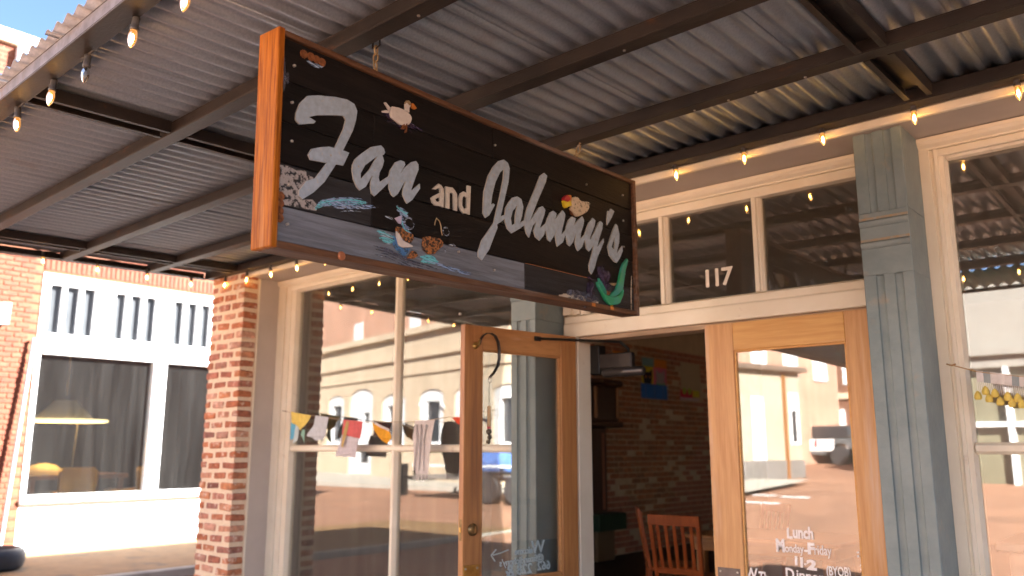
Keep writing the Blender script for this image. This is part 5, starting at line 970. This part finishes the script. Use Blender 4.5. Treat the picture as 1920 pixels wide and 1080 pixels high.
# far red-brick block
YD = MIR-45
rb = thing('red_brick_block', 'orange-red brick block with white windows far down the cross street', 'building', (-15, YD, 0))
B(-26, -8, YD-8, YD, -.6, 8.5).build('wall', bricktex('dark_red_brick', (.20, .075, .04), (.16, .055, .03), (.24, .14, .09), 'x'), rb)
for i in range(6):
    x_ = -17.6+i*.95
    for z0, z1 in ((3.3, 5.0), (6.2, 7.6)): B(x_, x_+.42, YD-.1, YD+.03, z0, z1).build('window', whitep, rb)
for x_, w_ in ((-17.2, .35), (-16.6, .9), (-15.3, .9), (-14.0, .9)): B(x_, x_+w_, YD-.1, YD+.04, -.1, 2.0).build('shop_window', whitep, rb); B(x_+.15, x_+w_*.6, YD-.1, YD+.05, .9, 1.7).build('pane', darkpane, rb)
B(-26, -8, YD-.1, YD+.15, 2.55, 2.85).build('band', stucco, rb); B(-17.35, -17.1, YD+.1, YD+.3, -.3, 6).build('white_post', whitep, rb)
# pale building opposite the right-hand window
YE = MIR-25
eb = thing('pale_building', 'pale stucco building with a glazed ground floor reflected in the right window', 'building', (-1, YE, -1))
B(-6.1, 14, YE-9, YE, 2.1, 4.62).build('upper_wall', stucco2, eb); B(-6.2, 14, YE-.1, YE+.15, 2.42, 2.6).build('band', stucco2, eb)
B(-6.1, 14, YE-9, YE-.25, -1.2, 2.1).build('shopfront_back', pm('olive_glass', (.20, .18, .12), (.15, .135, .09), scale=.8, rough=.15), eb)
for i in range(14): B(-6.1+i*1.5, -6.1+i*1.5+.13, YE-.26, YE, -1.2, 2.1).build('mullion', whitep, eb)
B(-6.1, 14, YE-.25, YE-.02, .55, .68).build('transom_bar', whitep, eb)
# dashes painted on the cross street
for i, (x_, y_) in enumerate(((-10.4, -9.9), (-9.5, -9.9), (-8.8, -9.9), (-9.6, -11.6), (-8.7, -11.4))):
    a = MB().add([(x_, y_-.14, sz(y_-.14)+.004), (x_+.7, y_-.14, sz(y_-.14)+.004), (x_+.7, y_+.14, sz(y_+.14)+.004), (x_, y_+.14, sz(y_+.14)+.004)], [(0, 1, 2, 3)])
    struct(a.build('road_marking', whitep))
# pickup parked down the cross street
def wheel(c, r_, wd, par, ax='y'):
    o = MB().lathe([(r_*.62, -wd/2), (r_*.92, -wd/2), (r_, -wd*.35), (r_, wd*.35), (r_*.92, wd/2), (r_*.62, wd/2)], c, ax=ax, n=24).build('wheel', rubber, par, smooth=True)
    MB().lathe([(r_*.6, -wd*.42), (r_*.62, wd*.42), (r_*.5, wd*.46), (r_*.18, wd*.36), (r_*.12, wd*.48)], c, ax=ax, n=20).build('rim', pm('alloy', (.55, .55, .56), rough=.3, metal=.7), o, smooth=True)
tk = thing('pickup_truck', 'grey pickup truck with a white tail parked down the cross street', 'truck', (-10, -23.4, -.62))
zt = -.66; YT = -23.4; grey = pm('truck_grey', (.10, .105, .11), rough=.25, coat=.6); wtr = pm('truck_white', (.72, .72, .72), rough=.3, coat=.4)
FT_ = (Vector((-12.7, YT, zt)), Vector((1, 0, 0)), Vector((0, 0, 1)), Vector((0, 1, 0)))
side = [(0, .42), (0, 1.02), (2.0, 1.02), (2.05, 1.05), (2.35, 1.05), (4.15, 1.02), (5.35, .92), (5.45, .6), (5.40, .38), (4.95, .38), (4.85, .62), (4.55, .80), (4.2, .80), (3.92, .62), (3.82, .36), (1.75, .36), (1.65, .62), (1.36, .80), (1.0, .80), (.72, .62), (.62, .38)]
MB().poly([side], FT_, -1.8, 0).build('body', grey, tk, bevel=.03)
MB().poly([[(2.02, 1.05), (2.18, 1.62), (3.45, 1.62), (4.05, 1.05)]], FT_, -1.72, -.08).build('cab', grey, tk, bevel=.04)
MB().poly([[(2.22, 1.10), (2.32, 1.52), (2.85, 1.52), (2.85, 1.10)]], FT_, -1.74, -.06).build('window', darkpane, tk); MB().poly([[(2.93, 1.10), (2.93, 1.52), (3.4, 1.52), (3.82, 1.10)]], FT_, -1.74, -.06).build('window', darkpane, tk)
B(-12.74, -12.66, YT-1.75, YT-.05, zt+.45, zt+1.03).build('tailgate', wtr, tk, bevel=.01); B(-12.72, -11.7, YT-.02, YT+.006, zt+.55, zt+1.0).build('rear_panel', wtr, tk)
B(-12.6, -11.2, YT-1.7, YT-.1, zt+1.03, zt+1.5).build('bed_cover', darkpane, tk, bevel=.05)
B(-12.45, -12.35, YT, YT+.02, zt+.70, zt+.95).build('tail_light', rdp, tk); B(-12.85, -12.70, YT-1.75, YT-.05, zt+.40, zt+.52).build('bumper', pm('chrome', (.6, .6, .6), rough=.15, metal=1), tk, bevel=.02)
for x_ in (-12.7+1.18, -12.7+4.38):
    for y_ in (YT-.1, YT-1.65): wheel((x_, y_, zt+.36), .37, .24, tk)
# flat trailer by the far kerb
tl = thing('utility_trailer', 'flat utility trailer with a blue bundle at the far kerb', 'trailer', (-15, -7.6, -1.25))
zt = sz(-7.5)
B(-17.2, -12.2, -8.6, -7.0, zt+.52, zt+.62).build('deck', pm('trailer_grey', (.28, .25, .22), (.2, .17, .15), scale=5, rough=.6), tl, bevel=.01)
for y_ in (-7.02, -8.58):
    B(-17.2, -12.2, y_-.03, y_+.03, zt+.85, zt+.91).build('rail', whitep, tl)
    for x_ in (-17.15, -15.6, -14.0, -12.3): B(x_, x_+.06, y_-.03, y_+.03, zt+.62, zt+.85).build('post', blackm, tl)
for x_ in (-14.2, -13.35): wheel((x_, -6.85, zt+.34), .34, .2, tl); wheel((x_, -8.75, zt+.34), .34, .2, tl)
B(-15.0, -12.6, -7.0, -6.68, zt+.70, zt+.76).build('mudguard', blackm, tl, bevel=.02)
B(-18.6, -17.2, -7.85, -7.75, zt+.45, zt+.55).build('tongue', blackm, tl); B(-18.5, -18.35, -7.9, -7.7, zt, zt+.9).build('jack', blackm, tl)
mb = MB().lathe([(.02, -1.1), (.28, -.9), (.36, -.2), (.33, .5), (.25, .95), (.02, 1.05)], (-15.3, -7.8, zt+.95), ax='x', n=14); mb.build('blue_bundle', pm('blue_tarp', (.06, .14, .42), (.10, .22, .55), scale=6, rough=.4, bump=.6, bscale=8), tl, smooth=True)
